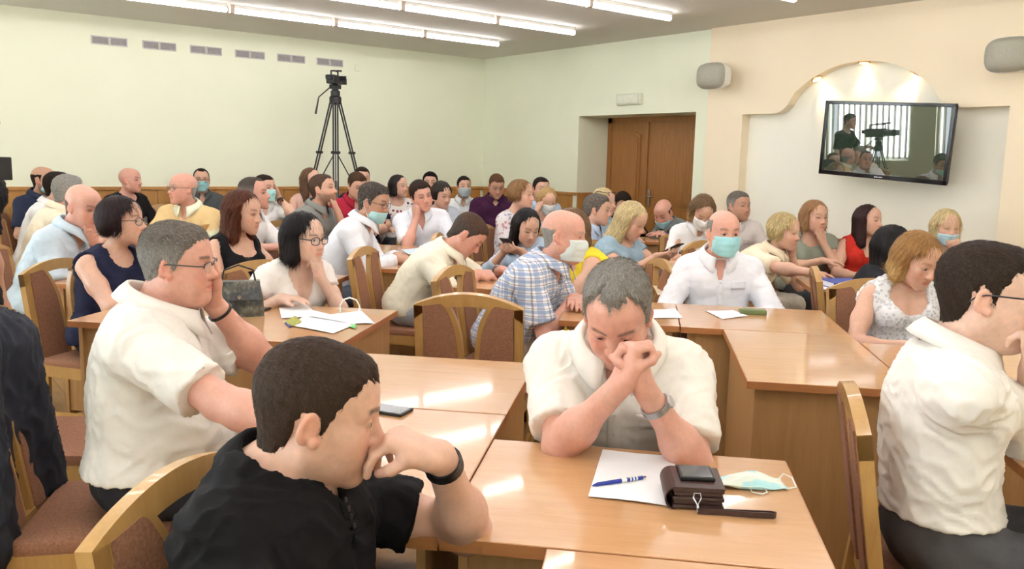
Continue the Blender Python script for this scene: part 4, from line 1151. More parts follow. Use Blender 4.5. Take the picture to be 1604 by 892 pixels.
    if sleeve == 0:
        for q in armp:
            J_, E_ = info[q][0], info[q][1]
            FS.put(Cone(J_+Fs@vec(q*0.022, 0, 0.03), J_+(E_-J_)*0.6+Fs@vec(q*0.03, 0, 0), r0*1.14, r0*1.1, op='sub'), 0.012)
    FS.half(vec(0, 0, PZ-sh['hem']), vec(0, 0, -1))
    v, f = FS.mesh(); n = vnormals(v, f)
    wrk = sh.get('wr', wr)
    n1, n2, n3 = sines(seed, 6, (0.10, 0.2)), sines(seed+11, 6, (0.05, 0.09)), sines(seed+12, 7, (0.02, 0.045))
    wv = v*vec(1, 1, 1.35)+np.stack([n1(v)*0.03, n1(v+0.3)*0.03, n1(v+0.7)*0.03], 1)
    a_ = n2(wv); a_ = 1-2*np.abs(a_)**0.7
    fold = 0.0040*a_+0.0012*n3(wv)+0.003*n1(v)
    v = v+n*(np.clip(fold, -0.006, 0.005)*wrk*(1.0 if t < 5 else 0.7))[:, None]
    cc = np.tile(lin(sh['col']), (len(v), 1))
    if sh.get('col2') is not None:              # band of another colour across shoulders and chest
        k = smooth01(*sh['band'], (v-p0)@unit(N-p0)+0*cc[:, 0])[:, None]; cc = cc*(1-k)+lin(sh['col2'])*k
    shirt_o = np_obj(sh.get('name', 'shirt'), v, f, sh['mat'] or M_CLOTH, root, cc)
    bvh = BVHTree.FromPolygons(v.tolist(), f.tolist()) if (sh.get('placket') or sh.get('pocket')) else None
    # collar
    if nk in ('collar', 'polo'):
        rows = []; nt = 25
        xr_, fn_ = Fs[:, 0], unit(np.cross(nd, Fs[:, 0])); xr_ = unit(np.cross(fn_, nd))
        gap = 0.30
        for i in range(nt):
            a = -(math.pi-gap)+2*(math.pi-gap)*i/(nt-1)        # 0 at the nape
            fr = (abs(a)/(math.pi-gap))
            cw = sh.get('cw', 1.0); rx, ry = (nr*1.10+0.007)*cw, (nr*1.16+0.009)*cw
            d = xr_*math.sin(a)*rx-fn_*math.cos(a)*ry
            du = unit(xr_*math.sin(a)-fn_*math.cos(a))
            drop = 0.012*fr**2; pt = 0.030*smooth01(0.72, 1.0, fr)
            base_p = N+d+nd*(sh.get('cup', 0.026)-drop)+fn_*0.014*fr
            st = 0.036-0.008*fr
            rows.append([base_p, base_p+nd*st, base_p+nd*(st+0.002)+du*0.006, base_p+nd*(st*0.45-pt*0.5)+du*(0.021+0.004*fr), base_p+nd*(-0.008-pt)+du*(0.032+0.008*fr)+fn_*0.45*pt])
        vs = [p for r in rows for p in r]; m_ = 5
        fs = [(i*m_+j, i*m_+j+1, (i+1)*m_+j+1, (i+1)*m_+j) for i in range(nt-1) for j in range(m_-1)]
        o = np_obj('collar', vs, fs, sh['mat'] or M_CLOTH, shirt_o, np.tile(lin(sh.get('ccol', sh['col'])), (len(vs), 1)))
        md = o.modifiers.new('thickness', 'SOLIDIFY'); md.thickness = 0.003; md.offset = 0.0
    if bvh is not None and sh.get('placket'):
        pts = []
        for i in range(15):
            q = 0.93-0.80*i/14*sh['placket']
            Fr = frame(q); o_ = Vector(S(q)+Fr[:, 1]*0.6); hit = bvh.ray_cast(o_, Vector(-Fr[:, 1]))
            if hit[0] is None: continue
            pts.append((np.array(hit[0]), Fr[:, 0], Fr[:, 1]))
        vs = []; fs = []
        for i, (p, x, nn) in enumerate(pts): vs += [p-x*0.017-nn*0.002, p-x*0.016+nn*0.004, p+x*0.016+nn*0.004, p+x*0.017-nn*0.002]
        for i in range(len(pts)-1):
            for j in range(3): fs.append((i*4+j, i*4+j+1, i*4+j+5, i*4+j+4))
        if fs: np_obj('placket', vs, fs, sh['mat'] or M_CLOTH, shirt_o, np.tile(lin(sh['col'])*0.98, (len(vs), 1)))
        for i, (p, x, nn) in enumerate(pts):
            if i % 3 == 1:
                Mb = Matrix.Translation(Vector(p+nn*0.004)) @ Vector(nn).to_track_quat('Z', 'Y').to_matrix().to_4x4()
                MB().lathe([(0.0055, 0), (0.0055, 0.002), (0.004, 0.0026)], 10, Mb).build('button', plain('shirt_button_%d' % sh.get('bcol', (226, 222, 216))[0], tuple(lin(sh.get('bcol', (226, 222, 216))))+(1,), 0.3), shirt_o)
    if bvh is not None and sh.get('pocket'):
        q = -1 if sh['pocket'] == 'L' else 1; vs = []
        for j in range(6):
            for i in range(5):
                qq = 0.74-0.028*j; Fr = frame(qq); x = q*(0.055+0.018*i)
                hit = bvh.ray_cast(Vector(S(qq)+Fr[:, 0]*x+Fr[:, 1]*0.6), Vector(-Fr[:, 1]))
                pp = np.array(hit[0]) if hit[0] is not None else S(qq)
                vs.append(pp+Fr[:, 1]*0.003)
        fs = [(j*5+i, j*5+i+1, j*5+i+6, j*5+i+5) for j in range(5) for i in range(4)]
        o = np_obj('pocket', vs, fs, sh['mat'] or M_CLOTH, shirt_o, np.tile(lin(sh['col'])*0.97, (len(vs), 1)))
        md = o.modifiers.new('thickness', 'SOLIDIFY'); md.thickness = 0.003; md.offset = 0.0
    # ---- trousers and shoes
    if legs:
        lp = [Ell(p0+vec(0, 0.0, -0.015), (g((0.165 if fem else 0.152)*b), g(0.122), g(0.092)), k=0.03)]; shoes = {}
        if belly: lp.append(Ell(p0+vec(0, 0.03, 0.0), (g(0.14*b), g(0.11), g(0.08)), k=0.04))
        if sh['hem'] < 0: lp.append(Ell(S(0.14), (g(0.152*b), g(0.120), g(0.12)), frame(0.14), k=0.05))
        for q in (-1, 1):
            hip = p0+vec(q*0.082, 0.02, -0.03)
            if stand: kn, an = vec(q*0.10, 0.02, 0.50*sc), vec(q*0.11, -0.02, 0.10)
            else: kn, an = vec(q*0.115, 0.40, 0.525), vec(q*0.12, 0.36, 0.10)
            lp += [Cone(hip, kn, g(0.082), g(0.062), k=0.03), Cone(kn, an, g(0.062), g(0.052), k=0.02)]
            shoes[q] = [Cone(an+vec(0, -0.03, -0.055), an+vec(0, 0.16, -0.062), 0.042, 0.034, k=0.02), Cone(an+vec(0, -0.01, 0.0), an+vec(0, 0, -0.04), 0.045, 0.045, k=0.02)]
        lo4, hi4 = aabb(lp, 0.012); ht = max(0.011, hb)
        FT = Field(lo4, np.eye(3), hi4-lo4, ht)
        for p in lp: FT.put(p, p.k, 0.007)
        FT.half(vec(0, 0, PZ+max(0.03, 0.035-sh['hem'])), vec(0, 0, 1)); FT.half(vec(0, 0, 0.055), vec(0, 0, -1))
        v, f = FT.mesh(); n = vnormals(v, f); v = v+n*(0.004*n2(v*vec(1, 1, 1)))[:, None]
        np_obj(tname or 'trousers', v, f, M_TROUS, root, np.tile(lin(trousers), (len(v), 1)))
        for q in (-1, 1):
            lo5, hi5 = aabb(shoes[q]); FT = Field(lo5, np.eye(3), hi5-lo5, 0.014)
            for p in shoes[q]: FT.put(p, p.k)
            FT.half(vec(0, 0, 0.004), vec(0, 0, -1))
            v, f = FT.mesh(); np_obj('shoe', v, f, M_TROUS, root, np.tile(lin((30, 26, 24)), (len(v), 1)))
    # ---- glasses
    if glasses:
        gc = lin(glasses.get('col', (40, 36, 36))); gr_ = glasses.get('r', 0.0018)
        mat = plain('glasses_%d_%d_%d' % tuple(glasses.get('col', (40, 36, 36))), tuple(gc)+(1,), 0.3)
        m = MB(); wv, hv = glasses.get('w', 0.026), glasses.get('hgt', 0.0185)
        ge = empty('glasses'); ge.parent = root; ge.matrix_local = Mh @ Matrix.Diagonal((head_sc, head_sc, head_sc, 1)) @ Matrix.Translation((0, glasses.get('dy', 0), glasses.get('dz', 0)))
        for q in (-1, 1):
            ring = []
            for i in range(20):
                a = 2*math.pi*i/20; ca, sa = math.cos(a), math.sin(a)
                x = wv*math.copysign(abs(ca)**0.75, ca); z = hv*math.copysign(abs(sa)**0.75, sa)
                ring.append((q*(0.033+x), 0.1075-0.25*max(0, 0.033+x-0.03)-0.002*abs(x)/wv, 0.003+z))
            mr = MB()
            if glasses.get('half'): mr.tube([p for p in ring[0:11]], gr_, 6)
            else: mr.tube(ring, gr_, 6, closed=True)
            mr.build('rim', mat, ge, smooth=True)
            if t < 5: MB().add(ring, [tuple(range(20))]).build('lens', M_LENS, ge)
            MB().tube([(q*0.060, 0.100, 0.010), (q*0.072, 0.085, 0.011), (q*0.084, 0.0, 0.012), (q*0.081, -0.02, 0.006), (q*0.078, -0.034, -0.008)], gr_*1.15, 6).build('temple', mat, ge, smooth=True)
        MB().tube([(-0.008, 0.1075, 0.008), (0, 0.110, 0.010), (0.008, 0.1075, 0.008)], gr_, 6).build('bridge', mat, ge)
    # ---- surgical mask
    if mask:
        chin = mask.get('chin', False); z1 = mask.get('z1', -0.045 if chin else -0.006); z0 = mask.get('z0', -0.128 if chin else -0.112)
        FM = Field(hlo+vec(0, 0, -0.01), np.eye(3), hhi-hlo, max(hh, 0.0032))
        for p in core: FM.put(p, p.k)
        if not chin: FM.put(Cone(vec(0, 0.086, 0.005)*head_sc, vec(0, 0.106, -0.03)*head_sc, 0.010, 0.013), 0.02); FM.put(Cone(vec(0, 0.102, -0.04)*head_sc, vec(0, 0.082, -0.095)*head_sc, 0.014, 0.016), 0.03)
        FM.D -= np.float32(0.008 if chin else 0.005)
        X, Y, Z = [p/np.float32(head_sc) for p in FM.all()]
        tl = mask.get('tilt', 0.0)
        cut = np.maximum(np.maximum(np.abs(X)-0.068, 0.012-Y), np.maximum(Z-z1-tl*Y, z0-Z))
        FM.D = np.maximum(FM.D, cut.astype(np.float32)*head_sc)
        v, f = FM.mesh(); n = vnormals(v, f); zz = v[:, 2]/head_sc
        v = v+n*(0.0012*np.sin((zz-z0)/(z1-z0)*6.28*3.5)*(np.abs(v[:, 0]) < 0.06))[:, None]
        mo = np_obj('face_mask', v, f, M_MASK, root, np.tile(lin(mask.get('col', (176, 220, 222))), (len(v), 1)), Mh)
        if t < 6:
            for q in (-1, 1):
                MB().tube([(q*0.064*head_sc, 0.03*head_sc, (z1-0.012)*head_sc), (q*0.080*head_sc, -0.005, 0.016), (q*0.085*head_sc, -0.028, 0.004), (q*0.082*head_sc, -0.022, -0.022), (q*0.064*head_sc, 0.026*head_sc, (z0+0.02)*head_sc)], 0.0016, 5).build('ear_loop', M_WHITE, mo, smooth=True)
    # ---- watch or wristband
    for wq, wd in (watch or {}).items():
        q = 1 if wq == 'R' else -1
        J_, E_, W_, f_, n_ = info[q]; ax = unit(W_-E_); c_ = W_-ax*wd.get('up', 0.03)
        y_ = unit(-n_-ax*np.dot(-n_, ax)); x_ = np.cross(y_, ax); rr_ = r2*(1.03+0.45*wd.get('up', 0.03)/0.25)+0.0022+wd.get('rx', 0)
        ring = [c_+(x_*math.cos(a)+y_*math.sin(a))*rr_ for a in [2*math.pi*i/22 for i in range(22)]]
        m = MB(); wdt = wd.get('w', 0.009)
        vs = []; fs = []
        for i, p in enumerate(ring):
            rd = unit(p-c_); vs += [p-ax*wdt-rd*0.001, p-ax*wdt+rd*0.0025, p+ax*wdt+rd*0.0025, p+ax*wdt-rd*0.001]
        for i in range(22):
            j = (i+1) % 22
            for k in range(4): fs.append((i*4+k, i*4+(k+1) % 4, j*4+(k+1) % 4, j*4+k))
        mt = plain('band_%d_%d_%d' % tuple(wd['col']), tuple(lin(wd['col']))+(1,), 0.35, metal=wd.get('metal', 0))
        wo = m.add(vs, fs).build('wristwatch' if wd.get('dial') else 'wristband', mt, root, smooth=True)
        if wd.get('dial'):
            Mb = Matrix.Translation(Vector(c_+y_*(rr_))) @ Vector(y_).to_track_quat('Z', 'Y').to_matrix().to_4x4()
            MB().lathe([(0.015, 0), (0.016, 0.004), (0.0145, 0.007)], 20, Mb).build('dial', plain('watch_dial', srgb(200, 200, 205), 0.2, metal=0.6), wo, smooth=True)
    if earrings:
        for q in (-1, 1): MB().tube([(q*0.082, 0.004, -0.034), (q*0.085, 0.006, -0.046), (q*0.084, 0.004, -0.06)], [0.002, 0.006, 0.004], 8).build('earring', M_BLACK, root, smooth=True).matrix_local = Mh
    if not stand and not no_chair:
        cpos = O+RZ@vec(seat_shift[0], -0.02-dchair+seat_shift[1], 0)
        chair(cpos[0], cpos[1], psi+math.pi/2, chair_label or ('beech chair under the '+(lab_short or label)))
    PERSONS[id] = dict(root=root, O=O, RZ=RZ, Hc=Hc, Rh=Rh, info=info, toW=lambda p: O+RZ@np.asarray(p))
    return root
def core_l_world(core, Rh, Hc):
    return xf_prims(core, Rh, Hc)
# ---------------------------------------------------------------- the audience
WHT = (240, 238, 236)
def checks_mat():
    t = NT('checked_shirt'); v = t.coords('Object', (1, 1, 1))
    sx = t.node('ShaderNodeSeparateXYZ'); t.link(v, sx.inputs[0])
    def stripe(sock, per, lo, hi):
        m = t.node('ShaderNodeMath', operation='MULTIPLY'); m.inputs[1].default_value = 1/per; t.link(sock, m.inputs[0])
        f = t.node('ShaderNodeMath', operation='FRACT'); t.link(m.outputs[0], f.inputs[0])
        return t.ramp(f.outputs[0], [(0.0, (0, 0, 0, 1)), (lo-0.02, (0, 0, 0, 1)), (lo, (1, 1, 1, 1)), (hi, (1, 1, 1, 1)), (hi+0.02, (0, 0, 0, 1))])
    a0 = t.node('ShaderNodeMath', operation='ARCTAN2'); t.link(sx.outputs[0], a0.inputs[0]); t.link(sx.outputs[1], a0.inputs[1])
    ad = t.node('ShaderNodeMath', operation='MULTIPLY'); ad.inputs[1].default_value = 0.16; t.link(a0.outputs[0], ad.inputs[0])
    z = stripe(sx.outputs[2], 0.034, 0.2, 0.6); x = stripe(ad.outputs[0], 0.034, 0.2, 0.6)
    z2 = stripe(sx.outputs[2], 0.034, 0.80, 0.88); x2 = stripe(ad.outputs[0], 0.034, 0.80, 0.88)
    c = t.mix(0.0, srgb(236, 238, 242), srgb(236, 238, 242))
    c = t.mix(z, c, srgb(176, 192, 216)); 
    fx = t.node('ShaderNodeMath', operation='MULTIPLY'); fx.inputs[1].default_value = 0.6; t.link(x, fx.inputs[0])
    c = t.mix(fx.outputs[0], c, srgb(138, 156, 194))
    for q in (z2, x2):
        f2 = t.node('ShaderNodeMath', operation='MULTIPLY'); f2.inputs[1].default_value = 0.6; t.link(q, f2.inputs[0]); c = t.mix(f2.outputs[0], c, srgb(120, 84, 80))
    return t.set(c, 0.85)
def spots_mat(name, base, dots, scale=26, thr=0.3):
    t = NT(name); v = t.node('ShaderNodeTexVoronoi'); v.inputs['Scale'].default_value = scale
    t.link(t.coords(), v.inputs['Vector']); n = t.noise(t.coords(), 9, 2)
    k = t.ramp(v.outputs['Distance'], [(thr-0.04, (1, 1, 1, 1)), (thr, (0, 0, 0, 1))])
    dc = t.ramp(n, [(0.4, dots[0]), (0.55, dots[-1])])
    return t.set(t.mix(k, base, dc), 0.85)
M_CHECK = checks_mat()
M_FLORAL = spots_mat('floral_blouse', srgb(238, 234, 228), (srgb(40, 46, 60), srgb(170, 60, 60)), 16, 0.25)
M_PRINT = spots_mat('patterned_blouse', srgb(214, 208, 210), (srgb(150, 150, 170), srgb(190, 140, 140)), 30, 0.4)
M_LACE = spots_mat('white_lace', srgb(228, 228, 230), (srgb(188, 188, 194), srgb(204, 204, 210)), 60, 0.45)
M_DENIM = spots_mat('pale_denim', srgb(150, 176, 192), (srgb(138, 164, 182), srgb(160, 186, 200)), 40, 0.4)
def W_(**k): return k
# ---- the four in front
person(14, 'heavy man in a white short-sleeved shirt and glasses, cheek on his fist', 276, 352, 2.32, face=80, look=70, pitch=4, roll=4, lean=0.10, side=-0.02, belly=1.0, broad=1.14, fat=0.8, sc=1.04, head_sc=0.91,
       skin='red', hair=('crop', W_(t=0.013, side=0.5, sides='silver', grey=0.3, up=0.004)), hcol='salt', brow='dgrey', glasses=W_(col=(70, 64, 62), half=1, w=0.025, hgt=0.016),
       shirt=W_(col=(240, 234, 226), placket=1, open=0.05, loose=0.018, cw=1.1, cup=0.032, hem=-0.02), trousers=(34, 36, 46), R=W_(w=('Z', 500, 692, 0.80), e=('P', 395, 760, 2.05), f=('V', 1, 0.05, 0), n=(0, 0, -1), curl=(10, 15, 10)),
       L=W_(w=('H', -0.075, 0.075, -0.125), e=('Z', 405, 600, 0.74), f=('H', 0.15, -0.1, 1), n=('H', 1, -0.3, 0), curl=(60, 80, 40), thumb='side'),
       watch={'L': W_(col=(26, 26, 28), w=0.004, up=0.05, rx=0.0)}, eyes=0.7, lab_short='heavy man in glasses, draped with a dark jacket', dchair=0.10)
person(15, 'dark-haired man in a black polo shirt, hand over his mouth', 496, 540, 1.42, face=62, look=86, pitch=12, roll=2, lean=0.0, side=-0.05, broad=1.0, sc=1.0,
       skin=(224, 178, 154), hair=('crop', W_(t=0.009, side=0.40)), hcol=(66, 50, 40), brow='dark', beard=0.18, shirt=W_(col=(17, 16, 18), cw=1.08, cup=0.034, neck='polo', open=0.09, loose=0.013, kind='short', sl=0.62, placket=0.35, bcol=(40, 38, 40)),
       trousers=(40, 44, 60), R='lap', L=W_(w=('P', 690, 716, 1.46), e=('Z', 800, 850, 0.72), f=('V', -0.84, 0.36, 0.10), n=('V', -0.45, -0.86, -0.20), curl=[(58, 28, 16), (62, 30, 16), (66, 32, 18), (70, 36, 20)], thumb='in'),
       watch={'L': W_(col=(28, 28, 30), w=0.010, up=0.024)}, eyes=0.75, lab_short='man in the black polo shirt', dchair=-0.04)
person(47, 'man in a white shirt and thin glasses, seen from behind his shoulder', 1552, 386, 1.98, face=104, look=92, pitch=2, lean=0.05, side=0.0, broad=1.0, fat=0.5,
       skin='fair', hair=('crop', W_(t=0.012, side=0.25, quiff=0.004)), hcol=(56, 44, 36), brow='dark', glasses=W_(col=(40, 38, 40), half=1), beard=0.1,
       shirt=W_(kind='roll', col=(242, 236, 228), loose=0.016, wr=0.9, hem=-0.055), trousers=(84, 82, 86), R=W_(w=('Z', 1680, 640, 0.80), e=('P', 1640, 760, 1.8), f=('V', 0.9, 0.1, -0.2), n=(0, 0, -1), curl=(15, 20, 10)),
       L=W_(w=('H', 0.0, 0.115, -0.165), e=('L', -0.30, 0.5, 0.3), f=('H', 0.25, -0.15, 1), n=('H', 0.1, -1, 0), curl=(50, 70, 40), thumb='side'), lab_short='man in the white shirt seen from behind', dchair=-0.06)
person(48, 'grey-haired man in a white shirt resting his brow on clasped hands', 970, 418, 2.10, face=-2, look=-6, pitch=38, roll=0, lean=0.20, broad=1.06,
       skin='red', hair=('recede', W_(t=0.017, side=0.6, quiff=0.006, sides='silver', grey=0.35, fy=0.3, up=0.008)), hcol='grey', brow='dgrey', shirt=W_(col=(240, 234, 224), placket=1, pocket='L', open=0.05, loose=0.019, cw=1.3, cup=0.040),
       trousers=(70, 72, 80), R=W_(w=('P', 974, 602, 1.94), e=('Z', 860, 740, 0.70), f=('V', 0.22, 1, 0.15), n=('V', 1, -0.2, -0.35), curl=[(66, 72, 34), (72, 74, 34), (76, 76, 34), (80, 76, 34)], thumb='in'),
       L=W_(w=('P', 1010, 610, 1.95), e=('Z', 1105, 740, 0.70), f=('V', -0.16, 1, 0.1), n=('V', -1, -0.2, -0.35), curl=[(62, 70, 34), (68, 72, 34), (72, 74, 34), (76, 74, 34)], thumb='in'),
       watch={'L': W_(col=(170, 172, 176), metal=0.9, dial=1, up=0.055, w=0.008)}, eyes=0.15, lab_short='man resting his brow on clasped hands')
# ---- middle rows
person(13, 'woman with a black bob and glasses in a white blouse, chin on hand', 476, 337, 4.0, face=30, look=48, pitch=4, fem=True, lean=0.16, hair=('bob', W_(low=-0.125, fringe=0.046, vol=0.018, wid=0.07, ow=0.060)), hcol='black', skin='fair',
       shirt=W_(kind='cap', col=(246, 238, 232), neck='v', open=0.15), R=W_(w=('Z', 440, 468, 0.79), e=('L', 0.5, 0.1, 0.6), f=('V', 1, 0.0, 0.3), n=(0, 0, -1), curl=(10, 15, 10)), L='chin', glasses=W_(col=(46, 40, 42), r=0.0022), lab_short='woman with the black bob')
person(12, 'woman with wavy auburn hair in a black sleeveless top', 380, 302, 4.75, face=45, look=58, pitch=8, fem=True, lean=0.06, hair=('bob', W_(low=-0.175, fringe=0.075, vol=0.020, part=0.01, wid=0.075, amp=0.003)), hcol='auburn',
       shirt=W_(kind='none', col=(24, 24, 28), neck='square', name='top'), R='lap', L='lap', lab_short='woman with auburn hair in black')
person(6, 'woman with short dark hair and glasses in a navy sleeveless top', 190, 312, 4.05, face=48, look=62, pitch=-4, fem=True, broad=1.1, lean=0.12, hair=('bob', W_(low=-0.055, fringe=0.055, vol=0.022, wid=0.066, tip=0.02, btip=0.045, part=0.008)), hcol=(46, 32, 34),
       shirt=W_(kind='none', col=(36, 40, 66), neck='round', name='top'), R='rest', L='cheek', glasses=W_(col=(60, 50, 50)), earrings=True, lab_short='woman in the navy sleeveless top')
person(5, 'bald man in a pale blue shirt, fist at his chin', 128, 291, 4.75, face=62, look=42, pitch=16, lean=0.30, skin='red', hair=('ring', W_(t=0.004, top=0.03, front=1.2)), hcol='salt', brow='dgrey', shirt=W_(col=(206, 222, 234)), R='rest_in', L='chin', trousers=(60, 62, 70), lab_short='bald man in pale blue')
person(3, 'dark-haired man in a white shirt beside the grey-haired man in cream', 90, 271, 6.75, face=75, look=70, hair=('crop', W_(t=0.012)), hcol='dark', shirt=W_(col=WHT), lab_short='dark-haired man in white beside the grey-haired one', lean=0.2)
person(4, 'grey-haired man in a cream shirt, face turned away', 106, 276, 6.2, face=100, look=112, pitch=5, hair=('crop', W_(t=0.014, side=0.7)), hcol='silver', shirt=W_(col=(238, 224, 198)), lab_short='grey-haired man in cream', lean=0.22)
person(2, 'bald bearded man in navy with a mask under his chin, by the back wall', 67, 262, 7.6, face=40, look=55, skin='tan', beard=0.8, hair=('ring', W_(t=0.003, top=0.06, front=0.9)), hcol='dark', shirt=W_(col=(44, 50, 72)), mask=W_(chin=1, col=(170, 205, 210)), R='lap', L='lap', lab_short='bald bearded man in navy')
person(7, 'bald man in a black T-shirt sitting by the back wall', 203, 264, 8.25, face=35, look=58, skin='red', hair=None, hcol='brown', shirt=W_(col=(26, 26, 28), neck='round', kind='short'), R='lap', L='lap', lab_short='bald man in the black T-shirt')
person(8, 'balding man in glasses and a pale polo shirt with tan bands', 286, 272, 6.45, face=-25, look=-62, skin='red', hair=('ring', W_(t=0.004, top=0.02, front=1.3)), hcol='silver', shirt=W_(col=(238, 240, 212), col2=(226, 196, 142), band=(0.30, 0.34), neck='polo'), glasses=W_(col=(120, 100, 90)), broad=1.1, belly=0.6, R='rest', L='rest', lab_short='man in the banded polo shirt')
person(9, 'dark-haired man in glasses and a mask, grey shirt, by the back wall', 315, 265, 8.75, face=5, look=2, hair=('recede', W_(t=0.008)), hcol='dark', shirt=W_(col=(84, 90, 92)), glasses=W_(col=(50, 44, 44)), mask=W_(col=(150, 196, 200)), R='lap', L='lap', lab_short='masked man in the grey shirt')
person(10, 'man with greying hair in white behind the auburn-haired woman', 397, 279, 6.3, face=55, look=70, pitch=-4, roll=8, lean=0.10, side=-0.06, hair=('recede', W_(t=0.009, sides='grey')), hcol='dgrey', shirt=W_(col=WHT), broad=1.1, skin='red', lab_short='greying man behind the auburn-haired woman')
person(11, 'masked man in white holding a hand to his head', 414, 275, 7.6, face=20, look=42, hair=('crop', W_(t=0.008)), hcol='dark', shirt=W_(col=WHT), mask=W_(col=(170, 220, 214)), L='temple', R='rest', watch={'L': W_(col=(60, 50, 44), up=0.04)}, lab_short='masked man holding his head')
person(16, 'bearded man with cropped hair in a grey polo shirt, hand at chin', 505, 274, 6.75, face=58, look=66, pitch=-8, lean=0.16, hair=('crop', W_(t=0.006)), hcol=(86, 66, 54), beard=0.8, brow='brown', shirt=W_(col=(140, 142, 138), neck='polo'), L='chin', R='rest', broad=1.08, lab_short='bearded man in grey')
person(17, 'woman with long brown hair in pale pink by the back wall', 487, 265, 8.5, face=30, look=40, fem=True, hair=('long', W_(low=-0.24, fringe=0.075, vol=0.016)), hcol=(110, 78, 56), shirt=W_(kind='none', col=(214, 178, 164), neck='round', name='top'), R='lap', L='lap', lab_short='woman with long brown hair')
person(18, 'man in a red shirt looking down, beneath the tripod', 559, 272, 8.0, face=20, look=25, pitch=18, hair=('crop', W_(t=0.016)), hcol='brown', shirt=W_(col=(176, 40, 62)), R='rest', L='rest', lab_short='man in the red shirt', lean=0.15)
person(181, 'person in dark navy behind the man in red', 567, 263, 8.75, face=0, look=10, hair=('crop', W_(t=0.012)), hcol='dark', shirt=W_(col=(40, 36, 60), neck='round'), R='lap', L='lap', lab_short='person in dark navy behind the man in red')
person(19, 'man with dark grey hair, glasses and chin mask, white long-sleeved shirt', 585, 289, 5.6, face=78, look=62, pitch=14, lean=0.28, hair=('crop', W_(t=0.015, side=0.6, grey=0.25)), hcol='dgrey', skin='tan', shirt=W_(kind='long', col=(240, 242, 248)), glasses=W_(col=(90, 80, 76)), mask=W_(chin=1), R='write', L='rest', trousers=(90, 100, 120), lab_short='man with the chin mask and glasses')
person(20, 'woman with a dark bob in a white floral blouse', 625, 276, 9.0, face=15, look=48, fem=True, hair=('bob', W_(low=-0.11, fringe=0.06, vol=0.018)), hcol=(36, 26, 28), shirt=W_(kind='short', mat=M_FLORAL, neck='round'), R='lap', L='lap', lab_short='woman in the floral blouse')
person(21, 'dark-haired man in a white shirt, head propped on his hand', 660, 285, 6.9, face=5, look=22, pitch=6, roll=12, lean=0.14, side=0.05, hair=('crop', W_(t=0.018, side=0.7)), hcol=(58, 42, 36), skin='red', shirt=W_(col=(236, 240, 248), open=0.1), R='cheek', L='rest', lab_short='man propping his head')
person(22, 'dark-haired person mostly hidden behind the man propping his head', 674, 271, 9.6, face=0, look=0, hair=('crop', W_(t=0.018, side=0.8)), hcol='black', shirt=W_(col=(50, 46, 54), neck='round'), R='lap', L='lap', lab_short='hidden dark-haired person')
person(23, 'woman with short dark hair and a bowed head, beside the propped man', 692, 287, 8.0, face=10, look=35, pitch=14, fem=True, hair=('bob', W_(low=-0.06, fringe=0.05, vol=0.024, tip=0.02, btip=0.045)), hcol='dark', shirt=W_(kind='short', col=(190, 196, 206), neck='round'), R='rest', L='rest', lab_short='woman with short dark hair and bowed head')
person(24, 'masked young woman in a white shirt near the corner', 727, 277, 9.3, face=2, look=14, fem=True, hair=('crop', W_(t=0.010, side=0.9)), hcol='dark', shirt=W_(kind='long', col=(232, 236, 236)), mask=W_(col=(176, 188, 190)), R='lap', L='lap', lab_short='masked young woman in white')
person(25, 'man in a dark purple polo shirt looking down, by the back corner', 778, 274, 8.8, face=5, look=12, pitch=22, skin='tan', hair=('crop', W_(t=0.009)), hcol=(96, 66, 46), shirt=W_(col=(66, 28, 60), neck='polo'), broad=1.15, belly=0.4, R='lap', L='lap', lab_short='man in dark purple')
person(26, 'woman with short blonde hair in a white patterned top, hand at chin', 817, 284, 6.9, face=62, look=66, pitch=2, fem=True, hair=('bob', W_(low=-0.05, fringe=0.06, vol=0.02, tip=0.02, btip=0.04)), hcol='light', shirt=W_(kind='short', mat=M_PRINT, neck='round'), L='chin', R='lap', lab_short='short-haired blonde woman in the patterned top')
person(27, 'dark-haired man in a light blue shirt behind the blonde women', 848, 279, 8.6, face=10, look=22, hair=('crop', W_(t=0.011)), hcol='dark', shirt=W_(col=(180, 200, 224)), R='lap', L='lap', lab_short='dark-haired man in light blue')
person(28, 'blonde woman in a mask with a hand to her brow', 858, 296, 7.7, face=0, look=18, pitch=18, fem=True, hair=('bob', W_(low=-0.06, fringe=0.055, vol=0.018, tip=0.02)), hcol='blond', shirt=W_(kind='short', col=(200, 206, 212), neck='round'), mask=W_(col=(210, 214, 212)), R='temple', L='rest', lab_short='blonde woman with a hand to her brow')
person(29, 'man in a cream short-sleeved shirt bent over his notes', 732, 336, 4.95, face=76, look=84, pitch=46, lean=0.36, skin='red', hair=('crop', W_(t=0.010, side=0.4, sides='dgrey')), hcol=(92, 70, 56), shirt=W_(col=(244, 238, 216)), R='write', L=W_(w=('L', -0.10, 0.55, 0.80), e=('L', -0.5, 0.1, 0.6), f=(0.4, 0.9, 0), n=(0, 0, -1), curl=(20, 30, 15)), watch={'L': W_(col=(30, 30, 32), dial=1, up=0.05)}, trousers=(172, 176, 184), lab_short='man bent over his notes')
person(30, 'woman with long black hair in a light blue shirt holding a phone', 826, 330, 5.7, face=-25, look=25, pitch=24, fem=True, hair=('long', W_(low=-0.21, fringe=0.07, vol=0.014)), hcol='black', shirt=W_(kind='roll', col=(186, 204, 224)), R='phone', L='phone', lab_short='woman with long black hair', lean=0.14)
person(31, 'brown-haired woman in a yellow sleeveless dress leaning on her arms', 893, 331, 4.72, face=-78, look=-60, pitch=10, fem=True, broad=1.15, lean=0.26, hair=('bob', W_(low=-0.11, fringe=0.06, vol=0.02)), hcol=(128, 98, 70), shirt=W_(kind='none', col=(246, 222, 60), neck='round', name='dress'), trousers=(246, 222, 60), tname='skirt', R='rest_in', L='rest_in', lab_short='woman in the yellow dress')
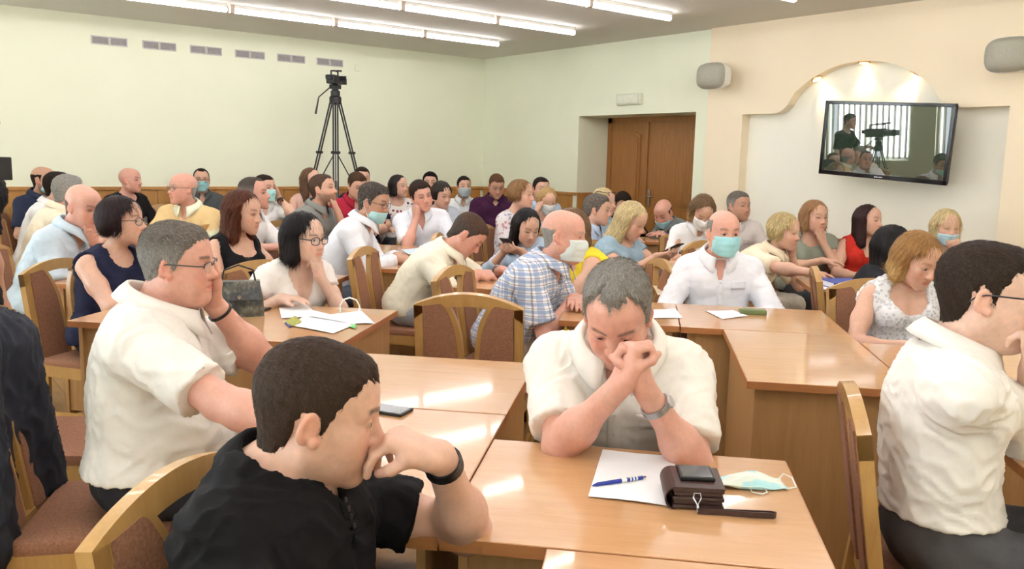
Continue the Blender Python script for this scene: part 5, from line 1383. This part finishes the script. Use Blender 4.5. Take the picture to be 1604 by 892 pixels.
person(32, 'bald man in a blue checked shirt wearing a white mask', 884, 331, 4.05, face=72, look=74, pitch=6, lean=0.30, skin='red', fat=0.8, broad=1.1, belly=0.8, hair=('ring', W_(t=0.004, top=0.035, front=1.25)), hcol='silver', shirt=W_(mat=M_CHECK, loose=0.018), mask=W_(col=(222, 232, 228)), R='rest_in', L='rest_in', trousers=(150, 132, 116), lab_short='bald man in the checked shirt')
person(33, 'man with greying hair in a light blue shirt, face in profile', 936, 306, 6.75, face=75, look=80, pitch=6, hair=('crop', W_(t=0.015, side=0.7, grey=0.3)), hcol='salt', shirt=W_(col=(186, 204, 228)), lean=0.15, lab_short='greying man in light blue')
person(34, 'fair-haired woman with sunglasses pushed up on her head', 947, 297, 7.55, face=50, look=62, pitch=6, fem=True, hair=('bob', W_(low=-0.09, fringe=0.065, vol=0.016)), hcol='pale', shirt=W_(kind='short', mat=M_DENIM, neck='round'), glasses=W_(col=(40, 30, 28), dz=0.085, dy=-0.03, r=0.003), lab_short='woman with sunglasses on her head')
person(35, 'woman with long blonde hair in a pale denim dress looking at her phone', 990, 320, 5.6, face=52, look=62, pitch=26, fem=True, lean=0.08, hair=('long', W_(low=-0.23, fringe=0.07, vol=0.02, bk=-0.075, amp=0.003)), hcol='pale', shirt=W_(kind='cap', mat=M_DENIM, neck='round', name='dress'), trousers=(150, 176, 192), tname='skirt', R='phone', L='phone', lab_short='woman in the pale denim dress')
person(36, 'dark-haired man in black bowed by the wooden door', 976, 302, 8.6, face=40, look=20, pitch=24, lean=0.22, hair=('crop', W_(t=0.012)), hcol='dark', skin='tan', shirt=W_(col=(30, 28, 36), kind='long', neck='round'), R='rest', L='rest', lab_short='bowed man in black')
person(37, 'balding man in grey slumped over his folded arms, mask below his face', 1040, 314, 8.0, face=-48, look=-25, pitch=34, lean=0.34, skin='red', hair=('ring', W_(t=0.006, top=0.05, front=0.9)), hcol='brown', shirt=W_(kind='long', col=(124, 134, 134)), mask=W_(chin=1, col=(150, 200, 214)), R='rest_in', L='rest_in', lab_short='slumped man in grey')
person(38, 'brown-haired woman in a white shirt writing with her head bowed', 1102, 308, 6.3, face=12, look=16, pitch=40, fem=True, lean=0.24, hair=('bob', W_(low=-0.09, fringe=0.07, vol=0.016, tips='blond')), hcol=(120, 92, 62), shirt=W_(kind='elbow', col=(246, 246, 246)), mask=W_(col=(236, 238, 236)), R='rest', L='write', lab_short='woman writing with bowed head')
person(39, 'balding man in a long-sleeved white shirt and blue surgical mask', 1135, 331, 4.42, face=6, look=22, pitch=2, lean=0.06, skin='red', hair=('ring', W_(t=0.006, top=0.075, front=1.05)), hcol='grey', brow='dgrey', shirt=W_(kind='long', col=(244, 244, 250), placket=1, open=0.09, pocket='L', cw=1.12, cup=0.038), mask=W_(col=(166, 222, 226)), R='lap', L='lap', lab_short='man in the blue surgical mask')
person(40, 'grey-haired man in a pale shirt sitting by the niche wall', 1158, 301, 6.95, face=10, look=42, skin='tan', hair=('crop', W_(t=0.009, sides='silver')), hcol='salt', shirt=W_(col=(232, 224, 220), pocket='L'), R='lap', L='lap', lab_short='grey-haired man by the niche wall')
person(41, 'woman with short blonde hair in cream, one arm along the table', 1230, 337, 5.6, face=66, look=64, pitch=8, fem=True, broad=1.1, lean=0.34, hair=('bob', W_(low=-0.06, fringe=0.052, vol=0.018, tip=0.02, btip=0.04)), hcol=(206, 184, 132), shirt=W_(kind='short', col=(246, 232, 204)), R=W_(w=('Z', 1316, 438, 0.80), e=('L', 0.5, 0.2, 0.6), f=('V', 1, -0.1, 0), n=(0, 0, -1), curl=(12, 18, 10)), L='cheek', trousers=(196, 188, 172), lab_short='short-haired blonde woman in cream')
person(42, 'woman with light brown hair in a grey-green top, fist at her chin', 1278, 317, 6.2, face=22, look=36, pitch=2, fem=True, broad=1.1, lean=0.12, hair=('bob', W_(low=-0.10, fringe=0.066, vol=0.02, part=-0.01)), hcol=(172, 128, 88), shirt=W_(kind='cap', col=(150, 156, 140), neck='round', name='top'), L='chin', R='rest_in', lab_short='woman in the grey-green top')
person(43, 'woman with long dark hair in a red sleeveless top by the niche', 1362, 323, 6.15, face=28, look=58, fem=True, sc=0.95, lean=0.04, hair=('long', W_(low=-0.22, fringe=0.085, vol=0.012, part=-0.012)), hcol=(54, 30, 30), shirt=W_(kind='none', col=(206, 52, 40), neck='v', open=0.14, name='top'), R='lap', L='lap', lab_short='woman in red')
person(45, 'pale blonde woman with a mask at her mouth, hand raised, grey top', 1485, 331, 5.85, face=0, look=22, pitch=8, fem=True, lean=0.1, hair=('bob', W_(low=-0.125, fringe=0.045, vol=0.018)), hcol='pale', shirt=W_(kind='short', col=(140, 146, 154), neck='round', name='top'), mask=W_(z1=-0.03, col=(180, 214, 226)), L='mouth', R='rest_in', lab_short='pale blonde woman')
person(44, 'woman with long black hair seen from behind', 1402, 357, 4.5, face=100, look=130, fem=True, lean=0.1, hair=('long', W_(low=-0.22, fringe=0.07, vol=0.018)), hcol='black', shirt=W_(kind='short', col=(40, 40, 46), neck='round', name='top'), R='rest', L='rest', lab_short='woman with black hair seen from behind')
person(46, 'woman with a golden bob in a sleeveless white lace top', 1440, 369, 3.78, face=30, look=46, pitch=24, fem=True, broad=1.05, lean=0.10, hair=('bob', W_(low=-0.105, fringe=0.055, vol=0.020, part=0.008, tips='blond')), hcol=(168, 124, 72), shirt=W_(kind='none', mat=M_LACE, neck='scoop', name='top'), R='lap', L='lap', lab_short='woman in white lace')
# ---- two camera operators: one at the frame's left edge, one beyond it who shows in the television
person(1, 'standing camera operator in a black T-shirt, bare arm at the tripod', -46, 128, 3.0, face=70, look=10, stand=True, sc=0.97, shirt=W_(col=(28, 28, 30), neck='round', kind='short'), hair=('crop', W_(t=0.012)), hcol='dark', skin='tan', R=W_(w=('P', -6, 462, 2.62), e=('P', 90, 440, 2.7), f=('V', -0.8, 0.1, 0), n=('V', 0, -1, 0), curl=(40, 60, 30)), L='hang', trousers=(34, 36, 42))
person(49, 'standing camera operator in dark clothes by the window', 0, 0, 7.6, pos=(0.42, 7.6, 1.72), face=3, look=3, pitch=10, stand=True, sc=0.98, shirt=W_(col=(34, 36, 40), neck='round', kind='short'), hair=('crop', W_(t=0.012)), hcol='dark', R=W_(w=('L', 0.08, 0.36, 1.2), e=('L', 0.4, 0.0, 0.9), f=(-0.3, 0.9, 0), n=(0, 0, -1), curl=(30, 40, 20)), L='hang', trousers=(34, 36, 42))
# ---------------------------------------------------------------- things on the tables
def sheet(name, pts, z, label, mat=M_PAPER, cat='paper', wave=0.0015, seed=1, group=None, px=True, n=8):
    """a sheet from four corners in order; real thickness, faint curl"""
    C = [at_z(p[0], p[1], z) if px else np.array(p, float) for p in pts]
    c0 = sum(C)/4; r = np.random.RandomState(seed); vs = []
    for lay in (0, 1):
        for i in range(n+1):
            for j in range(n+1):
                a, b = i/n, j/n
                p = C[0]*(1-a)*(1-b)+C[1]*a*(1-b)+C[2]*a*b+C[3]*(1-a)*b-c0
                e = max(abs(a-0.5), abs(b-0.5))*2
                p = p+vec(0, 0, wave*(0.5+0.5*math.sin(3*a+seed)*math.cos(4*b+seed))*e*e*2.2+(0.0006 if lay else 0.0))
                vs.append(p)
    N = (n+1)**2; fs = []
    for i in range(n):
        for j in range(n):
            q = i*(n+1)+j
            fs.append((N+q, N+q+n+1, N+q+n+2, N+q+1)); fs.append((q, q+1, q+n+2, q+n+1))
    o = mesh_obj(name, vs, fs, mat, None, True, c0)
    bm = bmesh.new(); bm.from_mesh(o.data); bmesh.ops.recalc_face_normals(bm, faces=bm.faces); bm.to_mesh(o.data); bm.free()
    o.location.z = z+0.0008
    return tag(o, label, cat, group)
def frame_at(p, q):
    """angle and mid-point of a pixel segment on the table top"""
    a, b = at_z(p[0], p[1], TZ), at_z(q[0], q[1], TZ); return (a+b)/2, math.atan2(b[1]-a[1], b[0]-a[0]), np.linalg.norm(b-a)
sheet('paper', [(944, 707), (921, 780), (1046, 795), (1060, 717)], TZ, 'blank white sheet under the blue pen, beside the brown wallet', wave=0.002)
c, a, L = frame_at((928, 765), (1010, 752))
e = empty('ballpoint_pen', (c[0], c[1], TZ+0.0065), a, label='blue ballpoint pen with a white clip lying on the blank sheet', cat='pen')
M_BLUEP = plain('blue_plastic', srgb(40, 60, 160), 0.3)
MB().tube([(-0.068, 0, -0.001), (-0.056, 0, 0), (0.02, 0, 0), (0.06, 0, 0)], [0.001, 0.0042, 0.0048, 0.0044], 10).build('barrel', M_BLUEP, e, smooth=True)
MB().tube([(0.005, 0, 0), (0.018, 0, 0)], 0.0051, 10).build('band', M_WHITE, e, smooth=True)
for k in range(3): MB().tube([(0.026+k*0.008, 0, 0), (0.030+k*0.008, 0, 0)], 0.0051, 10).build('grip_ring', M_WHITE, e, smooth=True)
MB().tube([(0.06, 0, 0), (0.069, 0, 0)], 0.0026, 8).build('button', M_METAL, e, smooth=True)
MB().box(0.02, 0.058, -0.0015, 0.0015, 0.004, 0.0062).build('clip', M_WHITE, e)
# wallet
c, a, L = frame_at((1048, 798), (1134, 803))
c2 = at_z(1092, 745, TZ); fwd = unit(E2-0*E1)
wx = unit(vec(math.cos(a), math.sin(a), 0)); wy = vec(-wx[1], wx[0], 0)
e = empty('leather_wallet', (c[0]+wy[0]*0.062, c[1]+wy[1]*0.062, TZ), a, label='thick dark brown leather wallet bag with a wrist strap', cat='wallet')
M_LEA = plain('brown_leather', srgb(66, 44, 40), 0.4, vary=0.15, scale=120, bump=0.2, bdist=0.0008)
hw, hd_ = L/2, 0.062
for k in range(5):
    z0 = 0.002+k*0.0088; ins = 0.003 if k % 2 else 0.0
    MB().box(-hw+0.006+ins, hw-ins, -hd_+ins, hd_-ins, z0, z0+0.0084, bev=0.003).build('fold', M_LEA, e, smooth=True)
prof = [(-hw+0.012+0.022*math.cos(t_), 0.0235+0.0245*math.sin(t_)) for t_ in [math.pi/2+math.pi*i/10 for i in range(11)]]
inn = [(-hw+0.012+0.019*math.cos(t_), 0.0235+0.0215*math.sin(t_)) for t_ in [math.pi/2+math.pi*i/10 for i in range(11)]]
ribbon([(x, z) for x, z in prof], [(x, z) for x, z in inn], -hd_, hd_, Matrix.Identity(4)).build('spine', M_LEA, e, smooth=True)
MB().box(-hw+0.010, hw+0.001, -hd_, hd_, 0.0452, 0.0485, bev=0.0012).build('flap', M_LEA, e, smooth=True)
MB().lathe([(0.004, 0.0485), (0.004, 0.0505)], 12, Matrix.Translation((hw*0.62, hd_*0.55, 0))).build('stud', M_METAL, e)
MB().tube([(-0.008, -hd_-0.002, 0.028), (0.0, -hd_-0.010, 0.016), (0.008, -hd_-0.002, 0.028), (0.006, -hd_+0.002, 0.036), (-0.006, -hd_+0.002, 0.036)], 0.0018, 6, closed=True).build('ring', M_METAL, e, smooth=True)
MB().tube([(0.0, -hd_-0.010, 0.017), (0.001, -hd_-0.018, 0.006)], 0.0028, 6).build('clasp', M_METAL, e)
sp = [(0.0, -hd_-0.018, 0.006), (0.05, -hd_-0.017, 0.008), (0.11, -hd_-0.022, 0.008), (0.150, -hd_-0.020, 0.008), (0.156, -hd_-0.013, 0.008), (0.145, -hd_-0.009, 0.008), (0.09, -hd_-0.012, 0.008), (0.01, -hd_-0.015, 0.007)]
sp = [(x, y, 0.0) for x, y, z in sp]
vs = []
for x, y, z in sp: vs += [(x, y, 0.001), (x, y-0.0018, 0.001), (x, y-0.0018, 0.013), (x, y, 0.013)]
fs = [(i*4+k, i*4+(k+1) % 4, (i+1)*4+(k+1) % 4, (i+1)*4+k) for i in range(len(sp)-1) for k in range(4)]
MB().add(vs, fs).build('wrist_strap', M_LEA, e)
def phone(name, c, a, z, label, w=0.072, l=0.145):
    e = empty(name, (c[0], c[1], z), a, label=label, cat='phone')
    MB().box(-l/2, l/2, -w/2, w/2, 0.0006, 0.0088, bev=0.0028).build('case', M_BLACK, e, smooth=True)
    MB().box(-l/2+0.005, l/2-0.005, -w/2+0.004, w/2-0.004, 0.0084, 0.0093).build('screen', M_BEZ, e)
    return e
pc = vec(c[0], c[1], 0)+wx*0.004+wy*0.072
phone('mobile_phone', pc, a+0.02, TZ+0.0488, 'small black phone lying on top of the brown wallet', 0.075, 0.072)
# crumpled mask
def crumpled_mask(px, py, ang, label):
    c = at_z(px, py, TZ); e = empty('crumpled_mask', (c[0], c[1], TZ), ang, label=label, cat='face mask')
    n, m_ = 14, 12; vs = []
    nz_ = sines(5, 6, (0.04, 0.09))
    for i in range(n+1):
        for j in range(m_+1):
            a, b = i/n-0.5, j/m_-0.5
            p = vec(a*0.15, b*0.085*(1-0.45*abs(a)**1.0*1.4), 0.0)
            hgt = 0.020*math.exp(-((a/0.28)**2))*(1-1.4*abs(b))+0.006*math.sin(b*34)*math.exp(-(a/0.35)**2)+0.006*float(nz_(p[None, :]*1.0)[0])
            vs.append((p[0], p[1], 0.004+max(-0.002, hgt)))
    fs = [(i*(m_+1)+j, (i+1)*(m_+1)+j, (i+1)*(m_+1)+j+1, i*(m_+1)+j+1) for i in range(n) for j in range(m_)]
    t = NT('mask_cloth'); nn = t.noise(t.coords(), 14, 2); t.set(t.ramp(nn, [(0.50, srgb(232, 236, 224)), (0.56, srgb(186, 226, 230))]), 0.8)
    o = MB().add(vs, fs).build('cloth', t.m, e, smooth=True)
    md = o.modifiers.new('thickness', 'SOLIDIFY'); md.thickness = 0.0015
    MB().tube([(0.066, 0.018, 0.006), (0.085, 0.040, 0.012), (0.098, 0.020, 0.010), (0.094, -0.020, 0.004), (0.07, -0.030, 0.004), (0.055, -0.018, 0.006)], 0.0014, 6).build('ear_loop', M_WHITE, e, smooth=True)
    MB().tube([(-0.01, -0.030, 0.004), (-0.012, -0.050, 0.003), (0.008, -0.060, 0.003), (0.022, -0.048, 0.003), (0.02, -0.030, 0.005)], 0.0014, 6).build('ear_loop', M_WHITE, e, smooth=True)
crumpled_mask(1176, 760, a+0.1, 'crumpled pale blue and white surgical mask on the table beside the wallet')
c, a2, L = frame_at((583, 641), (622, 647)); phone('mobile_phone', c, a2, TZ, 'black phone lying on the bare table behind the raised hand')
# papers table
G1 = 'white sheets spread on the table with the handbag'
sheet('paper', [(437, 483), (441, 500), (500, 497), (482, 479)], TZ, 'small white sheet nearest the handbag under the spread papers', seed=2, group=G1)
sheet('paper', [(455, 511), (522, 524), (566, 505), (490, 487)], TZ+0.001, 'large white sheet at the front of the spread papers', seed=3, group=G1)
sheet('paper', [(484, 497), (552, 508), (587, 508), (566, 488)], TZ+0.002, 'white sheet jutting toward the table end with a torn corner', seed=4, group=G1)
sheet('note_card', [(443, 506), (460, 512), (473, 505), (462, 496)], TZ+0.003, 'yellow-green printed card on the spread papers', mat=plain('yellow_card', srgb(176, 178, 84), 0.6, vary=0.3, scale=60), cat='card')
sheet('sticky_note', [(546, 513), (556, 516), (560, 511), (550, 509)], TZ+0.002, 'small green sticky tab poking out of the spread papers', mat=plain('green_card', srgb(110, 200, 110), 0.6), cat='note')
c, a2, L = frame_at((447, 507), (455, 515))
MB().tube([(-0.05, 0, 0), (0.05, 0, 0)], 0.004, 8).build('marker_pen', M_BLUEP, None, smooth=True, loc=(c[0], c[1], TZ+0.0045), rz=a2, label='dark blue pen beside the yellow-green card', cat='pen')
# handbag: rounded trapezoid with a flap and a handle
c = at_z(372, 497, TZ)
e = empty('handbag', (c[0]+0.02, c[1]+0.03, TZ), ROT47+0.5, label='small snakeskin-patterned handbag standing on the papers table', cat='handbag')
t = NT('snakeskin'); vz = t.node('ShaderNodeTexVoronoi'); vz.inputs['Scale'].default_value = 70; t.link(t.coords('Object', (1, 1, 0.6)), vz.inputs['Vector'])
nz0 = t.noise(t.coords(), 16, 3); t.set(t.mix(t.ramp(nz0, [(0.45, (0, 0, 0, 1)), (0.6, (1, 1, 1, 1))]), t.ramp(vz.outputs['Distance'], [(0.2, srgb(66, 68, 66)), (0.6, srgb(40, 42, 42))]), t.ramp(vz.outputs['Distance'], [(0.2, srgb(120, 116, 100)), (0.6, srgb(80, 78, 68))])), 0.35); t.bump(vz.outputs['Distance'], 0.4, 0.002)
M_SNAKE = t.m
vs = []; rows_ = [(0.0, 0.105, 0.045), (0.06, 0.102, 0.042), (0.12, 0.093, 0.030), (0.150, 0.085, 0.018)]
for z, hx, hy in rows_:
    for k in range(16):
        q = 2*math.pi*k/16; cx_, sy_ = math.cos(q), math.sin(q)
        vs.append((hx*math.copysign(abs(cx_)**0.4, cx_), hy*math.copysign(abs(sy_)**0.4, sy_), z))
fs = [(i*16+k, i*16+(k+1) % 16, (i+1)*16+(k+1) % 16, (i+1)*16+k) for i in range(3) for k in range(16)]+[tuple(range(15, -1, -1)), tuple(range(48, 64))]
MB().add(vs, fs).build('body', M_SNAKE, e, smooth=True)
MB().add([(-0.088, -0.014, 0.152), (0.088, -0.014, 0.152), (0.088, 0.022, 0.154), (-0.088, 0.022, 0.154), (-0.09, -0.050, 0.075), (0.09, -0.050, 0.075), (-0.09, -0.047, 0.075), (0.09, -0.047, 0.075), (-0.086, -0.011, 0.148), (0.086, -0.011, 0.148)], [(0, 1, 2, 3), (4, 5, 1, 0), (6, 8, 9, 7), (4, 6, 7, 5), (0, 8, 6, 4), (1, 5, 7, 9)]).build('flap', M_SNAKE, e)
MB().tube([(-0.07, 0, 0.15), (-0.06, 0.0, 0.20), (0.0, 0, 0.222), (0.06, 0, 0.20), (0.07, 0, 0.15)], 0.004, 8).build('handle', M_BLACK, e, smooth=True)
MB().lathe([(0.009, 0), (0.009, 0.004)], 14, Matrix.Translation((0, -0.051, 0.09)) @ Matrix.Rotation(math.pi/2, 4, 'X')).build('clasp', M_METAL, e)
c, a2, L = frame_at((388, 492), (414, 484)); phone('mobile_phone', c, a2, TZ, 'dark phone lying beside the snakeskin handbag')
c = at_z(548, 489, TZ)
e = empty('looped_cable', (c[0], c[1], TZ), math.atan2(-CR[1], CR[0])*-1, label='pale cable arching up from the far edge of the papers table', cat='cable')
MB().tube([(-0.045, 0, 0.004), (-0.043, 0, 0.03), (-0.03, 0, 0.055), (0, 0, 0.066), (0.03, 0, 0.055), (0.043, 0, 0.03), (0.045, 0, 0.004)], 0.0036, 8).build('cord', M_WHITE, e, smooth=True)
MB().lathe([(0.007, 0.0), (0.007, 0.014), (0.005, 0.02)], 10, Matrix.Translation((-0.045, 0, 0.0))).build('plug', M_WHITE, e, smooth=True)
MB().lathe([(0.007, 0.0), (0.007, 0.014), (0.005, 0.02)], 10, Matrix.Translation((0.045, 0, 0.0))).build('plug', M_WHITE, e, smooth=True)
# desk papers farther back
sheet('paper', [(1104, 488), (1132, 501), (1172, 496), (1148, 487)], TZ, 'white sheet on the table before the masked man in white')
sheet('paper', [(1022, 486), (1020, 500), (1070, 499), (1058, 485)], TZ, 'white sheet at the end of the loose-sheets table', seed=5)
sheet('note_slip', [(1022, 447), (1030, 463), (1044, 462), (1048, 450)], TZ, 'small pale slip of paper on the loose-sheets table', mat=plain('cream_slip', srgb(226, 208, 180), 0.7))
c, a2, L = frame_at((1158, 491), (1200, 493))
MB().box(-L/2, L/2, -0.03, 0.03, 0.0005, 0.022, bev=0.006).build('spectacle_case', plain('green_case', srgb(108, 124, 78), 0.5), None, smooth=True, loc=(c[0], c[1], TZ), rz=a2, label='olive green spectacle case before the masked man in white', cat='case')
sheet('paper', [(735, 430), (738, 441), (775, 440), (768, 428)], TZ, 'sheet of notes under the bent-over man in cream', seed=6)
c, a2, L = frame_at((760, 436), (780, 432)); phone('mobile_phone', c, a2, TZ, 'black phone beside the notes of the bent-over man')
sheet('paper', [(628, 392), (640, 399), (672, 397), (664, 388)], TZ, 'bluish sheet under the hands of the man with the chin mask', mat=plain('blue_paper', srgb(206, 224, 236), 0.7), seed=7)
sheet('paper', [(1070, 396), (1074, 404), (1110, 404), (1100, 396)], TZ, 'white sheet under the hands of the writing masked woman', seed=8)
# binder and papers
c = UV(1.20, 5.22, TZ)
sheet('paper', [UV(1.02, 5.05), UV(1.33, 5.02), UV(1.35, 5.28), UV(1.04, 5.3)], TZ, 'white papers under the blue binder', px=False, wave=0.004, seed=9)
e = empty('ring_binder', (c[0], c[1], TZ+0.004), ROT47+0.25, label='blue ring binder with a white label on the papers of the woman in cream', cat='binder')
M_BIND = plain('blue_binder', srgb(58, 78, 166), 0.5)
MB().box(-0.14, 0.14, -0.11, 0.11, 0.0, 0.003).build('cover', M_BIND, e); MB().box(-0.14, 0.14, -0.11, 0.11, 0.034, 0.037).build('cover', M_BIND, e)
MB().box(-0.14, 0.14, -0.113, -0.110, 0.0, 0.037).build('spine', M_BIND, e); MB().box(-0.132, 0.132, -0.10, 0.102, 0.0035, 0.032).build('page_block', M_PAPER, e)
MB().box(0.03, 0.10, -0.06, -0.02, 0.037, 0.0376).build('label_card', M_WHITE, e)
sheet('paper', [UV(1.22, 5.36), UV(1.40, 5.34), UV(1.41, 5.52), UV(1.23, 5.54)], TZ, 'loose white sheet beyond the blue binder', px=False, wave=0.003, seed=10)
# phones in hands
for pid, lab in ((35, 'phone held by the woman in pale denim'), (30, 'phone held by the woman with long black hair')):
    p = PERSONS[pid]; J_, E_, W_2, f_, n_ = p['info'][1]; J2, E22, W22, f2, n2_ = p['info'][-1]
    mid = (W_2+W22)/2+(f_+f2)*0.045+vec(0, 0, 0.035); w = p['O']+p['RZ']@mid
    e = phone('mobile_phone', w, math.atan2(p['RZ'][1, 1], p['RZ'][0, 1]), w[2], lab, 0.07, 0.14); e.rotation_euler[1] = -0.5
# ---------------------------------------------------------------- jacket over the heavy man's chair
p = PERSONS[14]
def jacket():
    cpos = p['O']+p['RZ']@vec(0, -0.12, -0.02); ps = math.atan2(p['RZ'][1, 0], p['RZ'][0, 0])
    e = empty('suit_jacket', (cpos[0], cpos[1], 0), ps, label='dark navy suit jacket draped over the back of the heavy man\'s chair', cat='jacket')
    tilt = math.tan(math.radians(9)); yb = lambda z: -0.19-(z-0.42)*tilt
    pr = []
    for s in (-1, 1):
        pr += [Cone((s*0.02, yb(0.95)-0.005, 0.935), (s*0.20, yb(0.92)-0.005, 0.895), 0.056, 0.05, k=0.04)]
        pr += [Cone((s*0.21, yb(0.92)-0.01, 0.92), (s*0.245, yb(0.62)-0.05, 0.60), 0.055, 0.048, k=0.03), Cone((s*0.245, yb(0.62)-0.05, 0.60), (s*0.235, yb(0.4)-0.03, 0.36), 0.048, 0.044, k=0.02)]
    pr += [Cone((-0.11, yb(0.9)-0.03, 0.90), (-0.12, yb(0.4)-0.07, 0.33), 0.12, 0.13, k=0.05, flat=(vec(0, 1, 0), 0.62)), Cone((0.11, yb(0.9)-0.03, 0.90), (0.12, yb(0.4)-0.07, 0.33), 0.12, 0.13, k=0.05, flat=(vec(0, 1, 0), 0.62))]
    for s in (-1, 1): pr.append(Cone((s*0.15, yb(0.9)+0.045, 0.90), (s*0.20, yb(0.5)+0.03, 0.48), 0.062, 0.055, k=0.03, flat=(vec(0, 1, 0), 0.45)))
    lo, hi = aabb(pr); F = Field(lo, np.eye(3), hi-lo, 0.009)
    for q in pr: F.put(q, q.k)
    v, f = F.mesh(); n = vnormals(v, f); n1, n2 = sines(91, 6, (0.10, 0.2)), sines(92, 6, (0.05, 0.1))
    w = v*vec(1.5, 1.5, 0.45); fold = 1-2*np.abs(n2(w+0.03*n1(v)[:, None]))**0.7
    v = v+n*(0.007*fold)[:, None]
    np_obj('jacket_body', v, f, M_TROUS, e, np.tile(lin((38, 42, 54)), (len(v), 1)))
    MB().tube([(-0.07, yb(0.95)-0.045, 0.985), (0.0, yb(0.95)-0.06, 1.0), (0.07, yb(0.95)-0.045, 0.985)], [0.014, 0.017, 0.014], 8, flat=1.6).build('collar', plain('jacket_cloth', srgb(34, 38, 50), 0.85), e, smooth=True)
jacket()
# ---------------------------------------------------------------- spare chairs
chair(*UV(-0.69, 3.58)[:2], math.radians(43), 'empty chair whose two brown back panels face the bare glossy table')
chair(*UV(-1.98, 2.58)[:2], math.radians(-43+8), 'empty chair between the jacket chair and the navy-top woman')
chair(*at_z(742, 335, 0.95)[:2]*0.78, math.radians(-43), 'empty chair below the man in dark purple')
for i, (x_, lab) in enumerate(((1.62, 'empty chair by the back wall beside the bald bearded man in navy'), (2.62, 'empty chair by the back wall next to the bald man in black'), (3.42, 'empty chair by the back wall beside the masked man in grey'))):
    chair(x_, 8.95, -math.pi/2, lab)
# ---------------------------------------------------------------- video cameras on tripods
def tripod_camera(loc, hgt, yaw, label_t, label_c, spread=0.42, sc=1.0, a0=90):
    t = empty('camera_tripod', (loc[0], loc[1], 0), yaw, label=label_t, cat='tripod')
    apex = hgt-0.26*sc
    MB().lathe([(0.045, -0.05), (0.065, -0.03), (0.065, 0.03), (0.05, 0.045)], 16, Matrix.Translation((0, 0, apex))).build('bowl', M_BLACK, t, smooth=True)
    for k in range(3):
        an = math.radians(a0+120*k); d = Vector((math.cos(an), math.sin(an), 0)); sd = Vector((-d.y, d.x, 0))
        top = Vector((0, 0, apex-0.02))+d*0.05; foot = d*spread+Vector((0, 0, 0.012)); 
        P_ = lambda q: top.lerp(foot, q)
        lg = empty('leg'); lg.parent = t
        for s in (-1, 1):
            MB().tube([P_(0)+sd*0.024*s, P_(0.52)+sd*0.024*s], 0.0095, 8).build('upper_tube', M_DGREY, lg, smooth=True)
            MB().tube([P_(0.42)+sd*0.012*s, P_(0.80)+sd*0.012*s], 0.0075, 8).build('middle_tube', plain('alu_tube', srgb(120, 118, 114), 0.35, metal=0.6), lg, smooth=True)
        for q, w in ((0.27, 0.05), (0.52, 0.045), (0.79, 0.035)):
            c_ = P_(q); M4 = Matrix.Translation(c_) @ Matrix.Rotation(an, 4, 'Z')
            MB().box(-0.016, 0.016, -w, w, -0.014, 0.014, M4, bev=0.004).build('clamp', M_BLACK, lg)
        MB().tube([P_(0.79), P_(1.0)], 0.009, 8).build('lower_tube', M_BLACK, lg, smooth=True)
        MB().tube([P_(0.99), foot-Vector((0, 0, 0.010))], 0.016, 8).build('foot', M_BLACK, lg, smooth=True)
        MB().tube([Vector((0, 0, apex-0.55)), P_(0.55)], 0.006, 6).build('spreader_arm', M_BLACK, lg)
    MB().tube([(0, 0, apex-0.05), (0, 0, apex-0.56)], 0.010, 8).build('spreader_hub', M_BLACK, t)
    MB().lathe([(0.05, 0.0), (0.05, 0.05), (0.035, 0.06), (0.035, 0.10)], 16, Matrix.Translation((0, 0, apex+0.045))).box(-0.055, 0.055, -0.04, 0.04, apex+0.12, apex+0.165, bev=0.008).build('fluid_head', M_BLACK, t, smooth=True)
    MB().tube([(-0.03, -0.05, apex+0.14), (-0.12, -0.16, apex+0.02), (-0.14, -0.20, apex-0.16)], [0.007, 0.007, 0.012], 8).build('pan_handle', M_BLACK, t, smooth=True)
    zc_ = apex+0.168
    c = empty('video_camera', (loc[0], loc[1], zc_), yaw, label=label_c, cat='camera'); c.scale = (sc, sc, sc)
    MB().box(-0.065, 0.065, -0.19, 0.10, 0.0, 0.13, bev=0.014).build('camera_body', M_BLACK, c, smooth=True)
    MB().lathe([(0.043, 0), (0.046, 0.05), (0.052, 0.07), (0.052, 0.14), (0.046, 0.142)], 20, Matrix.Translation((0, 0.10, 0.065)) @ Matrix.Rotation(-math.pi/2, 4, 'X')).build('lens', M_DGREY, c, smooth=True)
    MB().box(-0.060, 0.060, 0.225, 0.30, 0.020, 0.110, bev=0.004).build('lens_hood', M_BLACK, c)
    MB().tube([(0, -0.15, 0.13), (0, -0.15, 0.185), (0, -0.02, 0.20), (0, 0.10, 0.195), (0, 0.10, 0.13)], 0.013, 8).build('top_handle', M_BLACK, c, smooth=True)
    MB().box(0.065, 0.165, 0.02, 0.032, 0.055, 0.125, bev=0.003).build('flip_screen', M_BEZ, c)
    MB().tube([(0.0, 0.05, 0.205), (0.02, 0.18, 0.215)], 0.014, 8).build('microphone', M_DGREY, c, smooth=True)
    MB().box(-0.04, 0.04, -0.27, -0.19, 0.055, 0.115, bev=0.008).build('viewfinder', M_BLACK, c)
    return t, c
tp = at_depth(526, 260, 9.35); tpz = at_depth(533, 114, 9.35)[2]
tripod_camera((tp[0], tp[1]), tpz-0.12, math.radians(-50), 'tall black video tripod standing against the long cream wall', 'black video camera on the tall tripod below the last vent', 0.62, 0.72, 243.5+50)
q_ = at_depth(-112, 440, 2.7)
tripod_camera((q_[0], q_[1]), 1.38, math.radians(-70), 'black video tripod in the aisle beside the standing operator', 'black video camera on the aisle tripod, its viewfinder raised', 0.36, 0.85, 65)
tripod_camera((0.52, 7.05), 1.45, math.pi, 'black video tripod by the windows', 'black video camera of the operator by the windows', 0.36)
